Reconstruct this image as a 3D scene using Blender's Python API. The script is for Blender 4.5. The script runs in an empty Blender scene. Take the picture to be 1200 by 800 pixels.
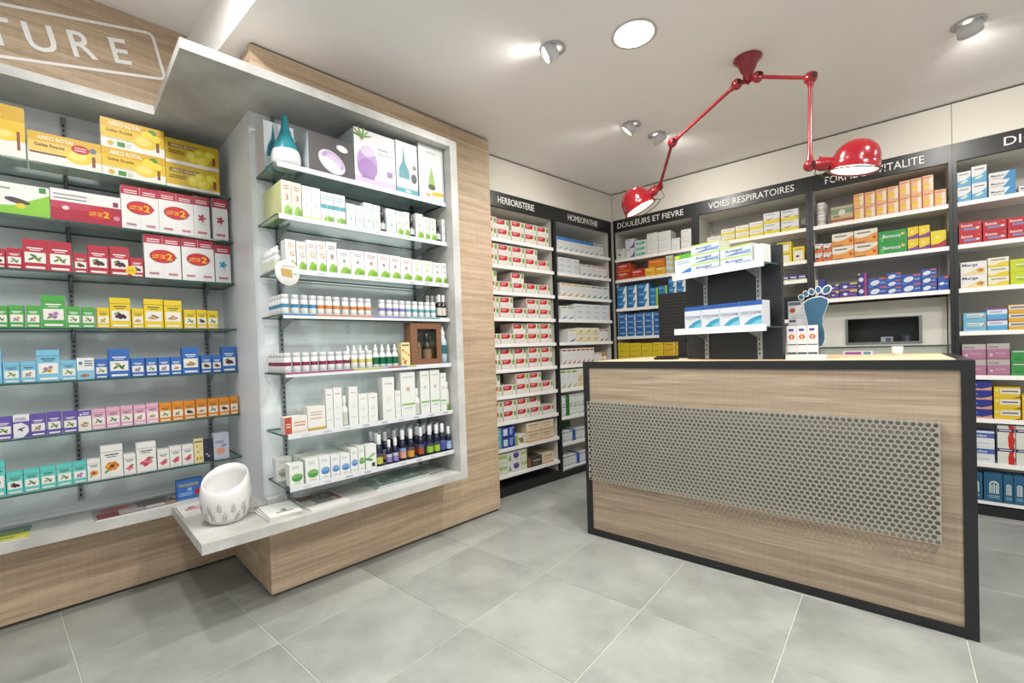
import bpy, math, random
from mathutils import Vector, Matrix
random.seed(7)
R = math.radians
S = bpy.context.scene
COL = bpy.context.collection

# ------------------------------------------------------------------ camera
cam_data = bpy.data.cameras.new('camera')
cam = bpy.data.objects.new('camera', cam_data); COL.objects.link(cam)
cam_data.sensor_width = 36.0
cam_data.lens = 525.3 / 1200 * 36.0
cam_data.shift_y = 15.27 / 1200
cam_data.clip_start = 0.02
yaw, pit, rol = R(40.317), R(-0.909), R(-1.885)
fw = Vector((-math.sin(yaw) * math.cos(pit), math.cos(yaw) * math.cos(pit), math.sin(pit)))
rt = Vector((math.cos(yaw), math.sin(yaw), 0)); up = rt.cross(fw)
r2 = math.cos(rol) * rt + math.sin(rol) * up
u2 = -math.sin(rol) * rt + math.cos(rol) * up
CAMP = Vector((0, 0, 1.2))
cam.matrix_world = Matrix(((r2.x, u2.x, -fw.x, CAMP.x), (r2.y, u2.y, -fw.y, CAMP.y), (r2.z, u2.z, -fw.z, CAMP.z), (0, 0, 0, 1)))
S.camera = cam

# ------------------------------------------------------------------ world, exposure
W = bpy.data.worlds.new('world'); S.world = W; W.use_nodes = True
W.node_tree.nodes['Background'].inputs[0].default_value = (1.0, 0.995, 0.98, 1)
W.node_tree.nodes['Background'].inputs[1].default_value = 0.62
S.view_settings.view_transform = 'Standard'
S.view_settings.look = 'None'
S.view_settings.gamma = 1.0
S.view_settings.use_curve_mapping = False
S.view_settings.exposure = 0.0
LAMP_W = 22.0        # watts of one ceiling downlight
SPOT_W = 30.0       # watts of one swivel spot

# ------------------------------------------------------------------ helpers
def c(h, a=1.0):
    h = h.lstrip('#')
    v = [int(h[i:i + 2], 16) / 255 for i in (0, 2, 4)]
    return tuple((x / 12.92 if x <= 0.04045 else ((x + 0.055) / 1.055) ** 2.4) for x in v) + (a,)

def mat(name, col=None, rough=0.5, metal=0.0, spec=0.5, coat=0.0, attr=False, emit=None, es=0.0):
    m = bpy.data.materials.new(name); m.use_nodes = True
    b = m.node_tree.nodes['Principled BSDF']
    if col: b.inputs['Base Color'].default_value = c(col)
    b.inputs['Roughness'].default_value = rough; b.inputs['Metallic'].default_value = metal
    b.inputs['Specular IOR Level'].default_value = spec; b.inputs['Coat Weight'].default_value = coat
    if attr:
        n = m.node_tree.nodes.new('ShaderNodeVertexColor'); n.layer_name = 'Col'
        g = m.node_tree.nodes.new('ShaderNodeMix'); g.data_type = 'RGBA'; g.blend_type = 'MULTIPLY'; g.inputs['Factor'].default_value = 1.0; g.inputs['B'].default_value = (.75, .75, .75, 1)
        m.node_tree.links.new(n.outputs[0], g.inputs['A']); m.node_tree.links.new(g.outputs['Result'], b.inputs['Base Color'])
    if emit:
        b.inputs['Emission Color'].default_value = c(emit); b.inputs['Emission Strength'].default_value = es
    return m

def nodes(m): return m.node_tree.nodes, m.node_tree.links, m.node_tree.nodes['Principled BSDF']

def add_bump(m, scale=(1, 1, 1), nscale=40, strength=0.1, dist=0.001):
    N, L, b = nodes(m)
    tc = N.new('ShaderNodeTexCoord'); mp = N.new('ShaderNodeMapping'); mp.inputs['Scale'].default_value = scale
    ns = N.new('ShaderNodeTexNoise'); ns.inputs['Scale'].default_value = nscale; ns.inputs['Detail'].default_value = 4
    bp = N.new('ShaderNodeBump'); bp.inputs['Strength'].default_value = strength; bp.inputs['Distance'].default_value = dist
    L.new(tc.outputs['Object'], mp.inputs[0]); L.new(mp.outputs[0], ns.inputs['Vector'])
    L.new(ns.outputs['Fac'], bp.inputs['Height']); L.new(bp.outputs[0], b.inputs['Normal'])

def mottled(name, c0, c1, scale=3.0, rough=0.5, detail=6, fine=0.0, stretch=(1, 1, 1), rnd=False, spec=0.5, lo=0.35, hi=0.68):
    m = mat(name, c0, rough, spec=spec); N, L, b = nodes(m)
    tc = N.new('ShaderNodeTexCoord'); mp = N.new('ShaderNodeMapping'); mp.inputs['Scale'].default_value = stretch
    ns = N.new('ShaderNodeTexNoise'); ns.noise_dimensions = '4D'; ns.inputs['Scale'].default_value = scale; ns.inputs['Detail'].default_value = detail
    ns.inputs['Roughness'].default_value = 0.6
    L.new(tc.outputs['Object'], mp.inputs[0]); L.new(mp.outputs[0], ns.inputs['Vector'])
    if rnd:
        oi = N.new('ShaderNodeObjectInfo'); mu = N.new('ShaderNodeMath'); mu.operation = 'MULTIPLY'; mu.inputs[1].default_value = 50
        L.new(oi.outputs['Random'], mu.inputs[0]); L.new(mu.outputs[0], ns.inputs['W'])
    cr = N.new('ShaderNodeValToRGB'); cr.color_ramp.elements[0].color = c(c0); cr.color_ramp.elements[1].color = c(c1)
    cr.color_ramp.elements[0].position = lo; cr.color_ramp.elements[1].position = hi
    L.new(ns.outputs['Fac'], cr.inputs[0]); out = cr.outputs[0]
    if fine:
        n2 = N.new('ShaderNodeTexNoise'); n2.inputs['Scale'].default_value = 220; n2.inputs['Detail'].default_value = 3
        L.new(tc.outputs['Object'], n2.inputs['Vector'])
        mx = N.new('ShaderNodeMix'); mx.data_type = 'RGBA'; mx.blend_type = 'OVERLAY'; mx.inputs['Factor'].default_value = fine
        L.new(out, mx.inputs['A']); L.new(n2.outputs['Fac'], mx.inputs['B']); out = mx.outputs['Result']
    L.new(out, b.inputs['Base Color'])
    return m

def wood(name, c0, c1, c2, rough=0.55):
    """sonoma oak: long grain along local x with faint cross saw marks"""
    m = mat(name, c0, rough); N, L, b = nodes(m)
    tc = N.new('ShaderNodeTexCoord')
    def noise(sc, scale, detail, dist=0.0):
        mp = N.new('ShaderNodeMapping'); mp.inputs['Scale'].default_value = sc
        n = N.new('ShaderNodeTexNoise'); n.inputs['Scale'].default_value = scale; n.inputs['Detail'].default_value = detail
        n.inputs['Distortion'].default_value = dist
        L.new(tc.outputs['Object'], mp.inputs[0]); L.new(mp.outputs[0], n.inputs['Vector']); return n
    g = noise((0.45, 2.0, 13.0), 2.6, 10, 0.9)
    fi = noise((2.2, 6, 85), 3.0, 5, 0.25)
    saw = noise((34, 6, 1.6), 2.0, 2)
    cr = N.new('ShaderNodeValToRGB'); e = cr.color_ramp.elements
    e[0].position = 0.33; e[0].color = c(c0); e[1].position = 0.68; e[1].color = c(c2)
    k = cr.color_ramp.elements.new(0.5); k.color = c(c1)
    L.new(g.outputs['Fac'], cr.inputs[0])
    m1 = N.new('ShaderNodeMix'); m1.data_type = 'RGBA'; m1.blend_type = 'OVERLAY'; m1.inputs['Factor'].default_value = 0.42
    L.new(cr.outputs[0], m1.inputs['A']); L.new(fi.outputs['Fac'], m1.inputs['B'])
    m2 = N.new('ShaderNodeMix'); m2.data_type = 'RGBA'; m2.blend_type = 'OVERLAY'; m2.inputs['Factor'].default_value = 0.10
    L.new(m1.outputs['Result'], m2.inputs['A']); L.new(saw.outputs['Fac'], m2.inputs['B'])
    L.new(m2.outputs['Result'], b.inputs['Base Color'])
    bp = N.new('ShaderNodeBump'); bp.inputs['Strength'].default_value = 0.15; bp.inputs['Distance'].default_value = 0.001
    L.new(fi.outputs['Fac'], bp.inputs['Height']); L.new(bp.outputs[0], b.inputs['Normal'])
    return m

def glass(name, tint, refl=0.10):
    m = bpy.data.materials.new(name); m.use_nodes = True; N, L = m.node_tree.nodes, m.node_tree.links
    N.remove(N['Principled BSDF']); o = N['Material Output']
    t = N.new('ShaderNodeBsdfTransparent'); t.inputs[0].default_value = c(tint)
    g = N.new('ShaderNodeBsdfGlossy'); g.inputs['Roughness'].default_value = 0.02
    f = N.new('ShaderNodeFresnel'); f.inputs[0].default_value = 1.5
    x = N.new('ShaderNodeMixShader')
    mu = N.new('ShaderNodeMath'); mu.operation = 'MULTIPLY'; mu.inputs[1].default_value = 0.3; L.new(f.outputs[0], mu.inputs[0])
    L.new(mu.outputs[0], x.inputs[0]); L.new(t.outputs[0], x.inputs[1]); L.new(g.outputs[0], x.inputs[2]); L.new(x.outputs[0], o.inputs[0])
    return m

M = dict(
    wood=wood('sonoma_oak', '#a89179', '#b9a287', '#c7b297'),
    woodc=wood('counter_oak', '#8c7c69', '#9d8c77', '#ab9b86'),
    woodtop=wood('worktop_maple', '#d8b98e', '#e2c69d', '#ead2ad'),
    concrete=mottled('concrete_laminate', '#a3a29d', '#cdccc9', 3.0, 0.5, 8, 0.25, (1, 1, 1)),
    tile=mottled('floor_tile', '#858783', '#a3a5a1', 3.0, 0.34, 9, 0.10, (1, 1, 1), rnd=True, lo=0.34, hi=0.66),
    grout=mottled('grout', '#b9b8b0', '#c8c6be', 20, 0.8),
    ceil=mottled('ceiling_paint', '#efecea', '#f2f0ee', 2, 0.85),
    wall=mottled('wall_paint', '#e0dcd2', '#e4e0d6', 2, 0.7),
    greyback=mottled('grey_back_panel', '#d2d8da', '#d8dddf', 2, 0.35),
    whitelam=mottled('white_laminate', '#d5d9dc', '#dcdfe1', 2, 0.4),
    niche=mottled('niche_back_panel', '#e0e5e6', '#e4e9ea', 2, 0.4),
    cream=mottled('cream_laminate', '#d9d6cc', '#dedbd2', 2, 0.45),
    unitback=mottled('taupe_back_panel', '#bcb9b2', '#c2bfb8', 2, 0.5),
    black=mottled('black_laminate', '#191a1c', '#1d1e20', 8, 0.35),
    anthracite=mottled('anthracite_laminate', '#272a2e', '#2b2e32', 8, 0.35),
    whitesh=mottled('white_shelf', '#eceae6', '#f0eeea', 3, 0.4),
    carton=mat('printed_carton', None, 0.42, attr=True),
    gloss=mat('glossy_plastic', None, 0.2, attr=True),
    steel=mat('perforated_steel', '#a9a89e', 0.42, 0.55),
    hole_shade=mat('hole_shade_sheet', '#877f72', 0.7),  # dark tone painted in for the shade seen through the holes
    rail=mat('slotted_rail', None, 0.4, 0.3, attr=True),
    red=mat('red_enamel', '#900c1c', 0.2, coat=0.5),
    chrome=mat('dark_wire', '#4a443c', 0.3, 0.9),
    whitep=mat('white_plastic', '#eeeeec', 0.4),
    blackp=mat('black_plastic', '#121316', 0.35),
    glass=glass('shelf_glass', '#f4faf8'),
    glassedge=mat('glass_edge', '#2f4f49', 0.15),
    letter=mat('white_lettering', '#f2f1ee', 0.5),
    emit=mat('lamp_diffuser', '#ffffff', 0.5, emit='#fffaf0', es=14.0),
    emitred=mat('lamp_reflector', '#fff4e2', 0.5, emit='#fff2dc', es=3.0),
    ceramic=mat('white_ceramic', None, 0.25, attr=True, coat=0.3),
    dark=mat('dark_recess', '#15130f', 0.6),
    trim=mat('shadow_gap_trim', '#4a4740', 0.6),
    metal=mat('brushed_metal', '#8f9090', 0.35, 0.8),
)

class Frame:
    def __init__(s, o, deg):
        s.o = Vector(o); s.a = R(deg); s.ax = Vector((math.cos(s.a), math.sin(s.a), 0)); s.ay = Vector((-math.sin(s.a), math.cos(s.a), 0))
    def P(s, u, v, z): return s.o + u * s.ax - v * s.ay + Vector((0, 0, z))
FW = Frame((0, 0, 0), 0)                        # the room
FL = Frame((-2.228, 2.436, 0), 85.513)          # left display wall: u away from the camera, v out of the wall
FH = Frame((-2.390, 2.640, 0), 81.830)          # herb shelving wall
FB = Frame((0, 4.20, 0), 0)                     # back shelving wall
FS = Frame((-0.657, 2.66, 0), -16.8)            # counter-top display stand

class MB:
    """collects faces for one mesh; org = (u, v, z) of the object's origin in its frame"""
    def __init__(s, org=(0, 0, 0)):
        s.o = org; s.v = []; s.f = []; s.c = []; s.m = []; s.sm = []
    def face(s, pts, col=(1, 1, 1, 1), mi=0, smooth=False):
        n = len(s.v); s.v += [tuple(p) for p in pts]; s.f.append(tuple(range(n, n + len(pts)))); s.c.append(col); s.m.append(mi); s.sm.append(smooth)
    def mesh(s, vs, fs, col=(1, 1, 1, 1), mi=0, smooth=False):
        n = len(s.v); s.v += [tuple(p) for p in vs]
        for k, f in enumerate(fs):
            s.f.append(tuple(i + n for i in f)); s.c.append(col[k] if isinstance(col, list) else col); s.m.append(mi); s.sm.append(smooth)
    def lbox(s, x0, x1, y0, y1, z0, z1, col=(1, 1, 1, 1), mi=0, front=None, top=None, side=None):
        vs = [(x0, y0, z0), (x1, y0, z0), (x1, y1, z0), (x0, y1, z0), (x0, y0, z1), (x1, y0, z1), (x1, y1, z1), (x0, y1, z1)]
        fs = [(0, 1, 5, 4), (1, 2, 6, 5), (2, 3, 7, 6), (3, 0, 4, 7), (4, 5, 6, 7), (3, 2, 1, 0)]
        sd = side or col
        s.mesh(vs, fs, [front or col, sd, sd, sd, top or col, col], mi)
    def box(s, u0, u1, v0, v1, z0, z1, col=(1, 1, 1, 1), mi=0):     # in frame coordinates
        a, b, d = s.o
        s.lbox(u0 - a, u1 - a, b - v1, b - v0, z0 - d, z1 - d, col, mi)
    def prism(s, pts, z0, z1, col=(1, 1, 1, 1), mi=0):               # pts (u, v) seen from above
        a, b, d = s.o
        P = [(u - a, b - v) for u, v in pts]
        ar = sum(P[i][0] * P[(i + 1) % len(P)][1] - P[(i + 1) % len(P)][0] * P[i][1] for i in range(len(P)))
        if ar < 0: P.reverse()
        n = len(P); vs = [(x, y, z0 - d) for x, y in P] + [(x, y, z1 - d) for x, y in P]
        fs = [tuple(range(n - 1, -1, -1)), tuple(range(n, 2 * n))] + [(i, (i + 1) % n, (i + 1) % n + n, i + n) for i in range(n)]
        s.mesh(vs, fs, col, mi)
    def lathe(s, prof, seg=20, cen=(0, 0, 0), cols=None, col=(1, 1, 1, 1), mi=0, smooth=True, mtx=None, cap=True):
        n = len(s.v); k = len(prof)
        for r, z in prof:
            for i in range(seg):
                t = 2 * math.pi * i / seg; p = Vector((r * math.cos(t), r * math.sin(t), z))
                if mtx is not None: p = mtx @ p
                s.v.append((p.x + cen[0], p.y + cen[1], p.z + cen[2]))
        for j in range(k - 1):
            for i in range(seg):
                a = n + j * seg + i; b = n + j * seg + (i + 1) % seg
                s.f.append((a, b, b + seg, a + seg)); s.c.append(cols[j] if cols else col); s.m.append(mi); s.sm.append(smooth)
        if cap:
            if prof[0][0] > 1e-5: s.f.append(tuple(n + i for i in range(seg - 1, -1, -1))); s.c.append(cols[0] if cols else col); s.m.append(mi); s.sm.append(False)
            if prof[-1][0] > 1e-5: s.f.append(tuple(n + (k - 1) * seg + i for i in range(seg))); s.c.append(cols[-1] if cols else col); s.m.append(mi); s.sm.append(False)
    def tube(s, pts, r, seg=10, col=(1, 1, 1, 1), mi=0, rs=None, closed=False):
        P = [Vector(p) for p in pts]; n0 = len(s.v); n = len(P)
        pa = None
        for i, p in enumerate(P):
            if closed: t = P[(i + 1) % n] - P[i - 1]
            else: t = (P[min(i + 1, n - 1)] - P[max(i - 1, 0)])
            t.normalize()
            if pa is None: pa = t.orthogonal().normalized()
            pa = (pa - t * pa.dot(t)).normalized(); pb = t.cross(pa)
            rr = rs[i] if rs else r
            for k in range(seg):
                a = 2 * math.pi * k / seg; q = p + rr * (math.cos(a) * pa + math.sin(a) * pb); s.v.append(tuple(q))
        for i in range(n if closed else n - 1):
            j = (i + 1) % n
            for k in range(seg):
                s.f.append((n0 + i * seg + k, n0 + i * seg + (k + 1) % seg, n0 + j * seg + (k + 1) % seg, n0 + j * seg + k)); s.c.append(col); s.m.append(mi); s.sm.append(True)
        if not closed:
            s.f.append(tuple(n0 + k for k in range(seg - 1, -1, -1))); s.c.append(col); s.m.append(mi); s.sm.append(False)
            s.f.append(tuple(n0 + (n - 1) * seg + k for k in range(seg))); s.c.append(col); s.m.append(mi); s.sm.append(False)
    def ball(s, cen, r, col=(1, 1, 1, 1), mi=0, seg=16, rings=10):
        pr = [(r * math.sin(math.pi * i / rings), -r * math.cos(math.pi * i / rings)) for i in range(rings + 1)]
        pr[0] = (1e-6, -r); pr[-1] = (1e-6, r)
        s.lathe(pr, seg, cen, col=col, mi=mi, cap=False)
    def data(s, name, mats):
        me = bpy.data.meshes.new(name); me.from_pydata(s.v, [], s.f)
        for m in (mats if isinstance(mats, (list, tuple)) else [mats]): me.materials.append(m)
        me.polygons.foreach_set('material_index', s.m); me.polygons.foreach_set('use_smooth', s.sm)
        at = me.color_attributes.new('Col', 'FLOAT_COLOR', 'CORNER'); buf = []
        for f, cc in zip(s.f, s.c): buf += list(cc) * len(f)
        at.data.foreach_set('color', buf)
        me.update(); return me

def link(name, me, parent=None, loc=(0, 0, 0), rz=0.0):
    o = bpy.data.objects.new(name, me); COL.objects.link(o); o.location = loc; o.rotation_euler = (0, 0, rz)
    if parent is not None: o.parent = parent
    return o
def tag(o, label=None, cat=None, group=None, kind=None):
    if label:
        if len(label.split()) > 16: label = label.replace(' from left', '')
        if len(label.split()) > 16: print('LONG LABEL', label)
        o['label'] = label
    if cat: o['category'] = cat
    if group: o['group'] = group
    if kind: o['kind'] = kind
    return o
def thing(name, label, cat, fr=FW, u=0, v=0, z=0, group=None, kind=None, rz=0.0):
    o = link(name, None, None, fr.P(u, v, z), fr.a + rz); o.empty_display_size = 0.05
    tag(o, label, cat, group, kind); return o
def part(par, name, mb, mats, label=None):
    o = link(name, mb.data(name, mats), par)
    if label: o['label'] = label
    return o
def solid(name, mb, mats, fr=FW, label=None, cat=None, group=None, kind=None):
    o = link(name, mb.data(name, mats), None, fr.P(*mb.o), fr.a); tag(o, label, cat, group, kind); return o

_txt = {}
def glyphs(t, bold=0.0):
    """flat triangles of a text, height of a capital = 1, starting at x = 0"""
    key, t = (t, bold), t
    if key in _txt: return _txt[key]
    cu = bpy.data.curves.new('t', 'FONT'); cu.body = t; cu.resolution_u = 3; cu.offset = bold
    ob = bpy.data.objects.new('t', cu); me = bpy.data.meshes.new_from_object(ob)
    vs = [tuple(v.co) for v in me.vertices]; fs = [tuple(p.vertices) for p in me.polygons]
    bpy.data.objects.remove(ob); bpy.data.curves.remove(cu); bpy.data.meshes.remove(me)
    x0 = min(v[0] for v in vs); x1 = max(v[0] for v in vs); cap = 0.729
    vs = [((v[0] - x0) / cap, v[1] / cap) for v in vs]
    _txt[key] = (vs, fs, (x1 - x0) / cap); return _txt[key]
def text_into(mb, t, x, y, z, h, width=None, col=(1, 1, 1, 1), mi=0, rot=0.0, thick=0.0, bold=0.0):
    """text on a plane facing -y; (x, z) the start of its baseline"""
    vs, fs, w = glyphs(t, bold); sx = (width / w) if width else h
    cr, sr = math.cos(rot), math.sin(rot)
    def tr(a, b): a, b = a * sx, b * h; return (x + a * cr - b * sr, y, z + a * sr + b * cr)
    P = [tr(*v) for v in vs]
    mb.mesh(P, fs, col, mi)
    if thick:
        Q = [(p[0], p[1] + thick, p[2]) for p in P]; n = len(P)
        cnt = {}
        for f in fs:
            for i in range(len(f)):
                e = (f[i], f[(i + 1) % len(f)]); cnt[e] = 1
        ed = [e for e in cnt if (e[1], e[0]) not in cnt]
        mb.mesh(P + Q, [(a, a + n, b + n, b) for a, b in ed], col, mi)
ORD = ['first', 'second', 'third', 'fourth', 'fifth', 'sixth', 'seventh', 'eighth', 'ninth', 'tenth', 'eleventh', 'twelfth', 'thirteenth', 'fourteenth', 'fifteenth', 'sixteenth', 'seventeenth', 'eighteenth', 'nineteenth', 'twentieth', 'twenty-first', 'twenty-second', 'twenty-third', 'twenty-fourth']

# ================================================================== the setting
mb = MB((0.2, -1.8, 0)); mb.box(-3.6, 3.2, -4.8, 1.2, -0.05, -0.003)
floor = solid('floor', mb, M['grout'], label='light grout bed under the grey floor tiles', kind='structure')
TW, TD = 0.5435, 0.559
t = MB()
a, b2, e = TW / 2 - 0.0022, TD / 2 - 0.0022, 0.0012
t.mesh([(-a, -b2, -0.012), (a, -b2, -0.012), (a, b2, -0.012), (-a, b2, -0.012), (-a, -b2, -e), (a, -b2, -e), (a, b2, -e), (-a, b2, -e),
        (-a + e, -b2 + e, 0), (a - e, -b2 + e, 0), (a - e, b2 - e, 0), (-a + e, b2 - e, 0)],
       [(0, 1, 5, 4), (1, 2, 6, 5), (2, 3, 7, 6), (3, 0, 4, 7), (4, 5, 9, 8), (5, 6, 10, 9), (6, 7, 11, 10), (7, 4, 8, 11), (8, 9, 10, 11)])
tile_me = t.data('tile', M['tile'])
for i in range(-4, 8):
    for j in range(-3, 6):
        x, y = -1.425 + (i + 0.5) * TW, 1.317 + (j + 0.5) * TD
        if x < -3.4 or x > 3.1 or y > 4.6: continue
        o = link('tile', tile_me, floor, (x - 0.2, y - 1.8, 0))

mb = MB((0, -2.0, 2.726)); mb.box(-4.2, 3.4, -4.8, -0.806, 2.726, 3.1)
solid('ceiling', mb, M['ceil'], label='pale grey painted ceiling with white dropped edge', kind='structure')
mb = MB((0, 0, 3.02)); mb.box(-4.2, 3.4, -0.806, 1.2, 3.02, 3.1)
solid('ceiling', mb, M['ceil'], label='higher grey ceiling over the sign wall', kind='structure')
mb = MB((-1.5, -0.85, 0)); mb.box(-4.2, 0.25, -0.95, -0.80, 0, 3.02)
solid('wall_left', mb, M['wall'], FL, 'painted wall behind the display shelving', kind='structure')
mb = MB((0.8, -0.4, 0)); mb.box(-0.25, 1.62, -0.46, -0.38, 0, 2.726); mb.box(-0.25, 1.585, -0.38, 0.0, 2.446, 2.714)
solid('wall_side', mb, M['wall'], FH, 'cream wall above the two short shelf units', kind='structure')
mb = MB((0, -0.4, 0)); mb.box(-2.6, 3.3, -0.48, -0.38, 0, 2.726); mb.box(-2.17, 3.3, -0.38, 0.0, 2.452, 2.714)
solid('wall_back', mb, M['wall'], FB, 'cream wall above the long back shelf units', kind='structure')
mb = MB((0.8, -0.1, 2.714)); mb.box(-0.25, 1.58, -0.2, -0.012, 2.714, 2.726); solid('trim_1', mb, M['trim'], FH, 'dark shadow gap along the short wall', kind='structure')
mb = MB((0, -0.1, 2.714)); mb.box(-2.16, 3.3, -0.2, -0.012, 2.714, 2.726); solid('trim_2', mb, M['trim'], FB, 'dark shadow gap along the back wall', kind='structure')
# joints between wall panels
mb = MB((0, 0, 2.58))
for x in (-2.165, 0.322): mb.box(x - 0.0015, x + 0.0015, 0.0, 0.0006, 2.453, 2.713)
solid('trim_3', mb, M['trim'], FB, 'thin vertical joints in the cream back wall', kind='structure')

# ================================================================== left display wall
LZ = [2.09, 1.845, 1.61, 1.356, 1.116, .877, .638]
MZ = [2.10, 1.858, 1.604, 1.392, 1.113, .822, .573]
# the oak block around the framed niche
org = (-0.78, 0.0, 0)
th = thing('oak_wall_unit', 'floor to ceiling pale oak cladding around the grey framed niche', 'wall unit', FL, *org)
mb = MB(org); mb.box(-1.56, 0, -0.75, 0, 2.478, 2.714); part(th, 'upper_panel', mb, M['wood'])
mb = MB(org); mb.box(-1.56, 0, -0.75, 0, 0.018, 0.398); part(th, 'lower_panel', mb, M['wood'])
mb = MB(org); mb.box(-0.487, 0, -0.75, 0, 0.398, 2.478); part(th, 'end_panel', mb, M['wood'])
mb = MB(org); mb.box(-1.54, -0.02, -0.73, -0.012, 0.0, 0.018); part(th, 'plinth', mb, M['trim'], 'dark recessed plinth')
mb = MB(org); mb.box(-1.535, -0.54, -0.115, -0.105, 0.442, 2.435); part(th, 'niche_back', mb, M['niche'], 'pale grey back panel')
mb = MB(org); mb.box(-1.547, -1.535, -0.75, -0.105, 0.442, 2.435); part(th, 'niche_side', mb, M['whitelam'], 'white side panel')
mb = MB(org); mb.box(-1.55, -0.01, -0.74, -0.012, 2.714, 2.726); part(th, 'shadow_gap', mb, M['trim'])

org = (-2.4, -0.66, 0)
th = thing('sign_wall_unit', 'oak clad wall bay with white lettered sign above glass shelves', 'wall unit', FL, *org)
mb = MB(org); mb.box(-3.3, -1.56, -0.76, -0.66, 0.018, 0.398); part(th, 'base_panel', mb, M['wood'])
mb = MB(org); mb.box(-3.3, -1.56, -0.76, -0.675, 0.0, 0.018); part(th, 'plinth', mb, M['trim'])
mb = MB(org); mb.box(-3.3, -1.547, -0.77, -0.75, 0.442, 2.435); part(th, 'back_panel', mb, M['greyback'], 'glossy grey back panel')
mb = MB(org); mb.box(-3.3, -1.676, -0.76, -0.66, 2.478, 3.018); sp = part(th, 'sign_panel', mb, M['wood'])
# tilted outline and letters on the sign panel
mb = MB(org)
TILT = math.atan2(0.122, 0.547)
ct, st = math.cos(TILT), math.sin(TILT)
def signpt(a, b): return (-1.846 - org[0] + a * ct - b * st, -0.002, 2.960 + a * st + b * ct)
def band(P, Q, w=0.014):
    d = ((Q[0] - P[0]), (Q[1] - P[1])); l = math.hypot(*d); n = (-d[1] / l * w / 2, d[0] / l * w / 2)
    mb.face([signpt(P[0] - n[0], P[1] - n[1]), signpt(Q[0] - n[0], Q[1] - n[1]), signpt(Q[0] + n[0], Q[1] + n[1]), signpt(P[0] + n[0], P[1] + n[1])])
Wd, Hd, rr = 1.06, 0.232, 0.022
outl = []
for cx, cy, a0 in ((-rr, -rr, 0), (-Wd + rr, -rr, 90), (-Wd + rr, -Hd + rr, 180), (-rr, -Hd + rr, 270)):
    for k in range(5):
        an = R(a0 + 22.5 * k); outl.append((cx + rr * math.cos(an), cy + rr * math.sin(an)))
for i in range(len(outl)): band(outl[i], outl[(i + 1) % len(outl)])
link('sign_outline', mb.data('sign_outline', M['letter']), sp)
mb = MB(org)
for ch, uc in zip('NATURE', (-2.68, -2.54, -2.395, -2.256, -2.110, -1.968)):
    s_ = (uc + 1.968) / ct
    bx, bz = -1.968 + s_ * ct, 2.747 + s_ * st
    wl = glyphs(ch)[2] * 0.128
    text_into(mb, ch, bx - org[0] - wl / 2 * ct, -0.003, bz - wl / 2 * st, 0.128, wl, rot=TILT, bold=0.012)
link('lettering', mb.data('lettering', M['letter']), sp)['label'] = 'white letters NATURE, only TURE in view'

# the grey concrete-look frame: canopy, jamb and ledge
org = (-1.2, 0.0, 0)
th = thing('concrete_frame', 'grey concrete-look frame of canopy, jamb and ledge around the shelving', 'frame', FL, *org)
PL = [(-3.3, -0.75), (-3.3, -0.455), (-1.878, -0.455), (-1.878, 0.233), (-0.489, 0.233), (-0.489, -0.104), (-1.533, -0.104), (-1.533, -0.75)]
mb = MB(org); mb.prism(PL, 2.435, 2.478); part(th, 'canopy', mb, M['concrete'])
mb = MB(org); mb.prism(PL, 0.398, 0.442); part(th, 'ledge', mb, M['concrete'])
mb = MB(org); mb.box(-0.540, -0.489, -0.104, 0.233, 0.442, 2.435); part(th, 'jamb', mb, M['concrete'])

def upright(par, org, u, v, z0, z1, name='upright', dk='#3a3d3f', lt='#8b9092'):
    mb = MB(org); mb.box(u - 0.010, u + 0.010, v, v + 0.012, z0, z1, c(lt))
    z = z0 + 0.02
    while z < z1 - 0.03:
        mb.box(u - 0.004, u + 0.004, v + 0.012, v + 0.0126, z, z + 0.016, c(dk)); z += 0.025
    return part(par, name, mb, M['rail'])
def bracket(par, org, u, v0, v1, z, h=0.055):
    a, b, d = org; mb = MB(org); x = u - a
    pts = [(b - v0, z - d), (b - v1, z - d), (b - v1, z - d - 0.012), (b - v0, z - d - h)]
    vs = [(x - 0.002, y, zz) for y, zz in pts] + [(x + 0.002, y, zz) for y, zz in pts]
    mb.mesh(vs, [(0, 1, 2, 3), (7, 6, 5, 4), (0, 4, 5, 1), (1, 5, 6, 2), (2, 6, 7, 3), (3, 7, 4, 0)], c('#9fa4a5'))
    return part(par, 'bracket', mb, M['rail'])
def glass_shelf(par, org, u0, u1, v0, v1, z, t=0.008):
    a, b, d = org; mb = MB(org)
    mb.box(u0, u1, v0, v1, z - t, z)
    mb.m = [1, 1, 1, 1, 0, 0]
    return part(par, 'shelf', mb, [M['glass'], M['glassedge']])

org = (-2.4, -0.6, 0.442)
thL = thing('glass_shelving', 'seven green-edged glass shelves on slotted rails in the sign bay', 'shelving', FL, *org)
for u in (-2.205, -1.640, -2.77): upright(thL, org, u, -0.749, 0.50, 2.42, lt='#a2a8aa')
for z in LZ:
    glass_shelf(thL, org, -3.25, -1.552, -0.737, -0.46, z)
    for u in (-2.205, -1.640, -2.77): bracket(thL, org, u, -0.735, -0.605, z - 0.008)
org = (-1.0, 0.0, 0.442)
thM = thing('glass_shelving', 'seven glass shelves with white price rails inside the framed niche', 'shelving', FL, *org)
for u in (-1.437, -0.612): upright(thM, org, u, -0.104, 0.45, 2.43, lt='#aab0b2')
railc = {3: [(-1.52, -1.36, '#4f87b5'), (-1.36, -1.06, '#c98a6a'), (-1.06, -0.84, '#8a7fc0'), (-0.84, -0.62, '#6aa7b0')],
         4: [(-1.52, -1.18, '#a0557a'), (-1.18, -1.02, '#c9bf62'), (-1.02, -0.98, '#b0b4cc'), (-0.98, -0.90, '#b06a70'), (-0.90, -0.86, '#6b86b8'), (-0.86, -0.80, '#b9c070')]}
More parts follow.
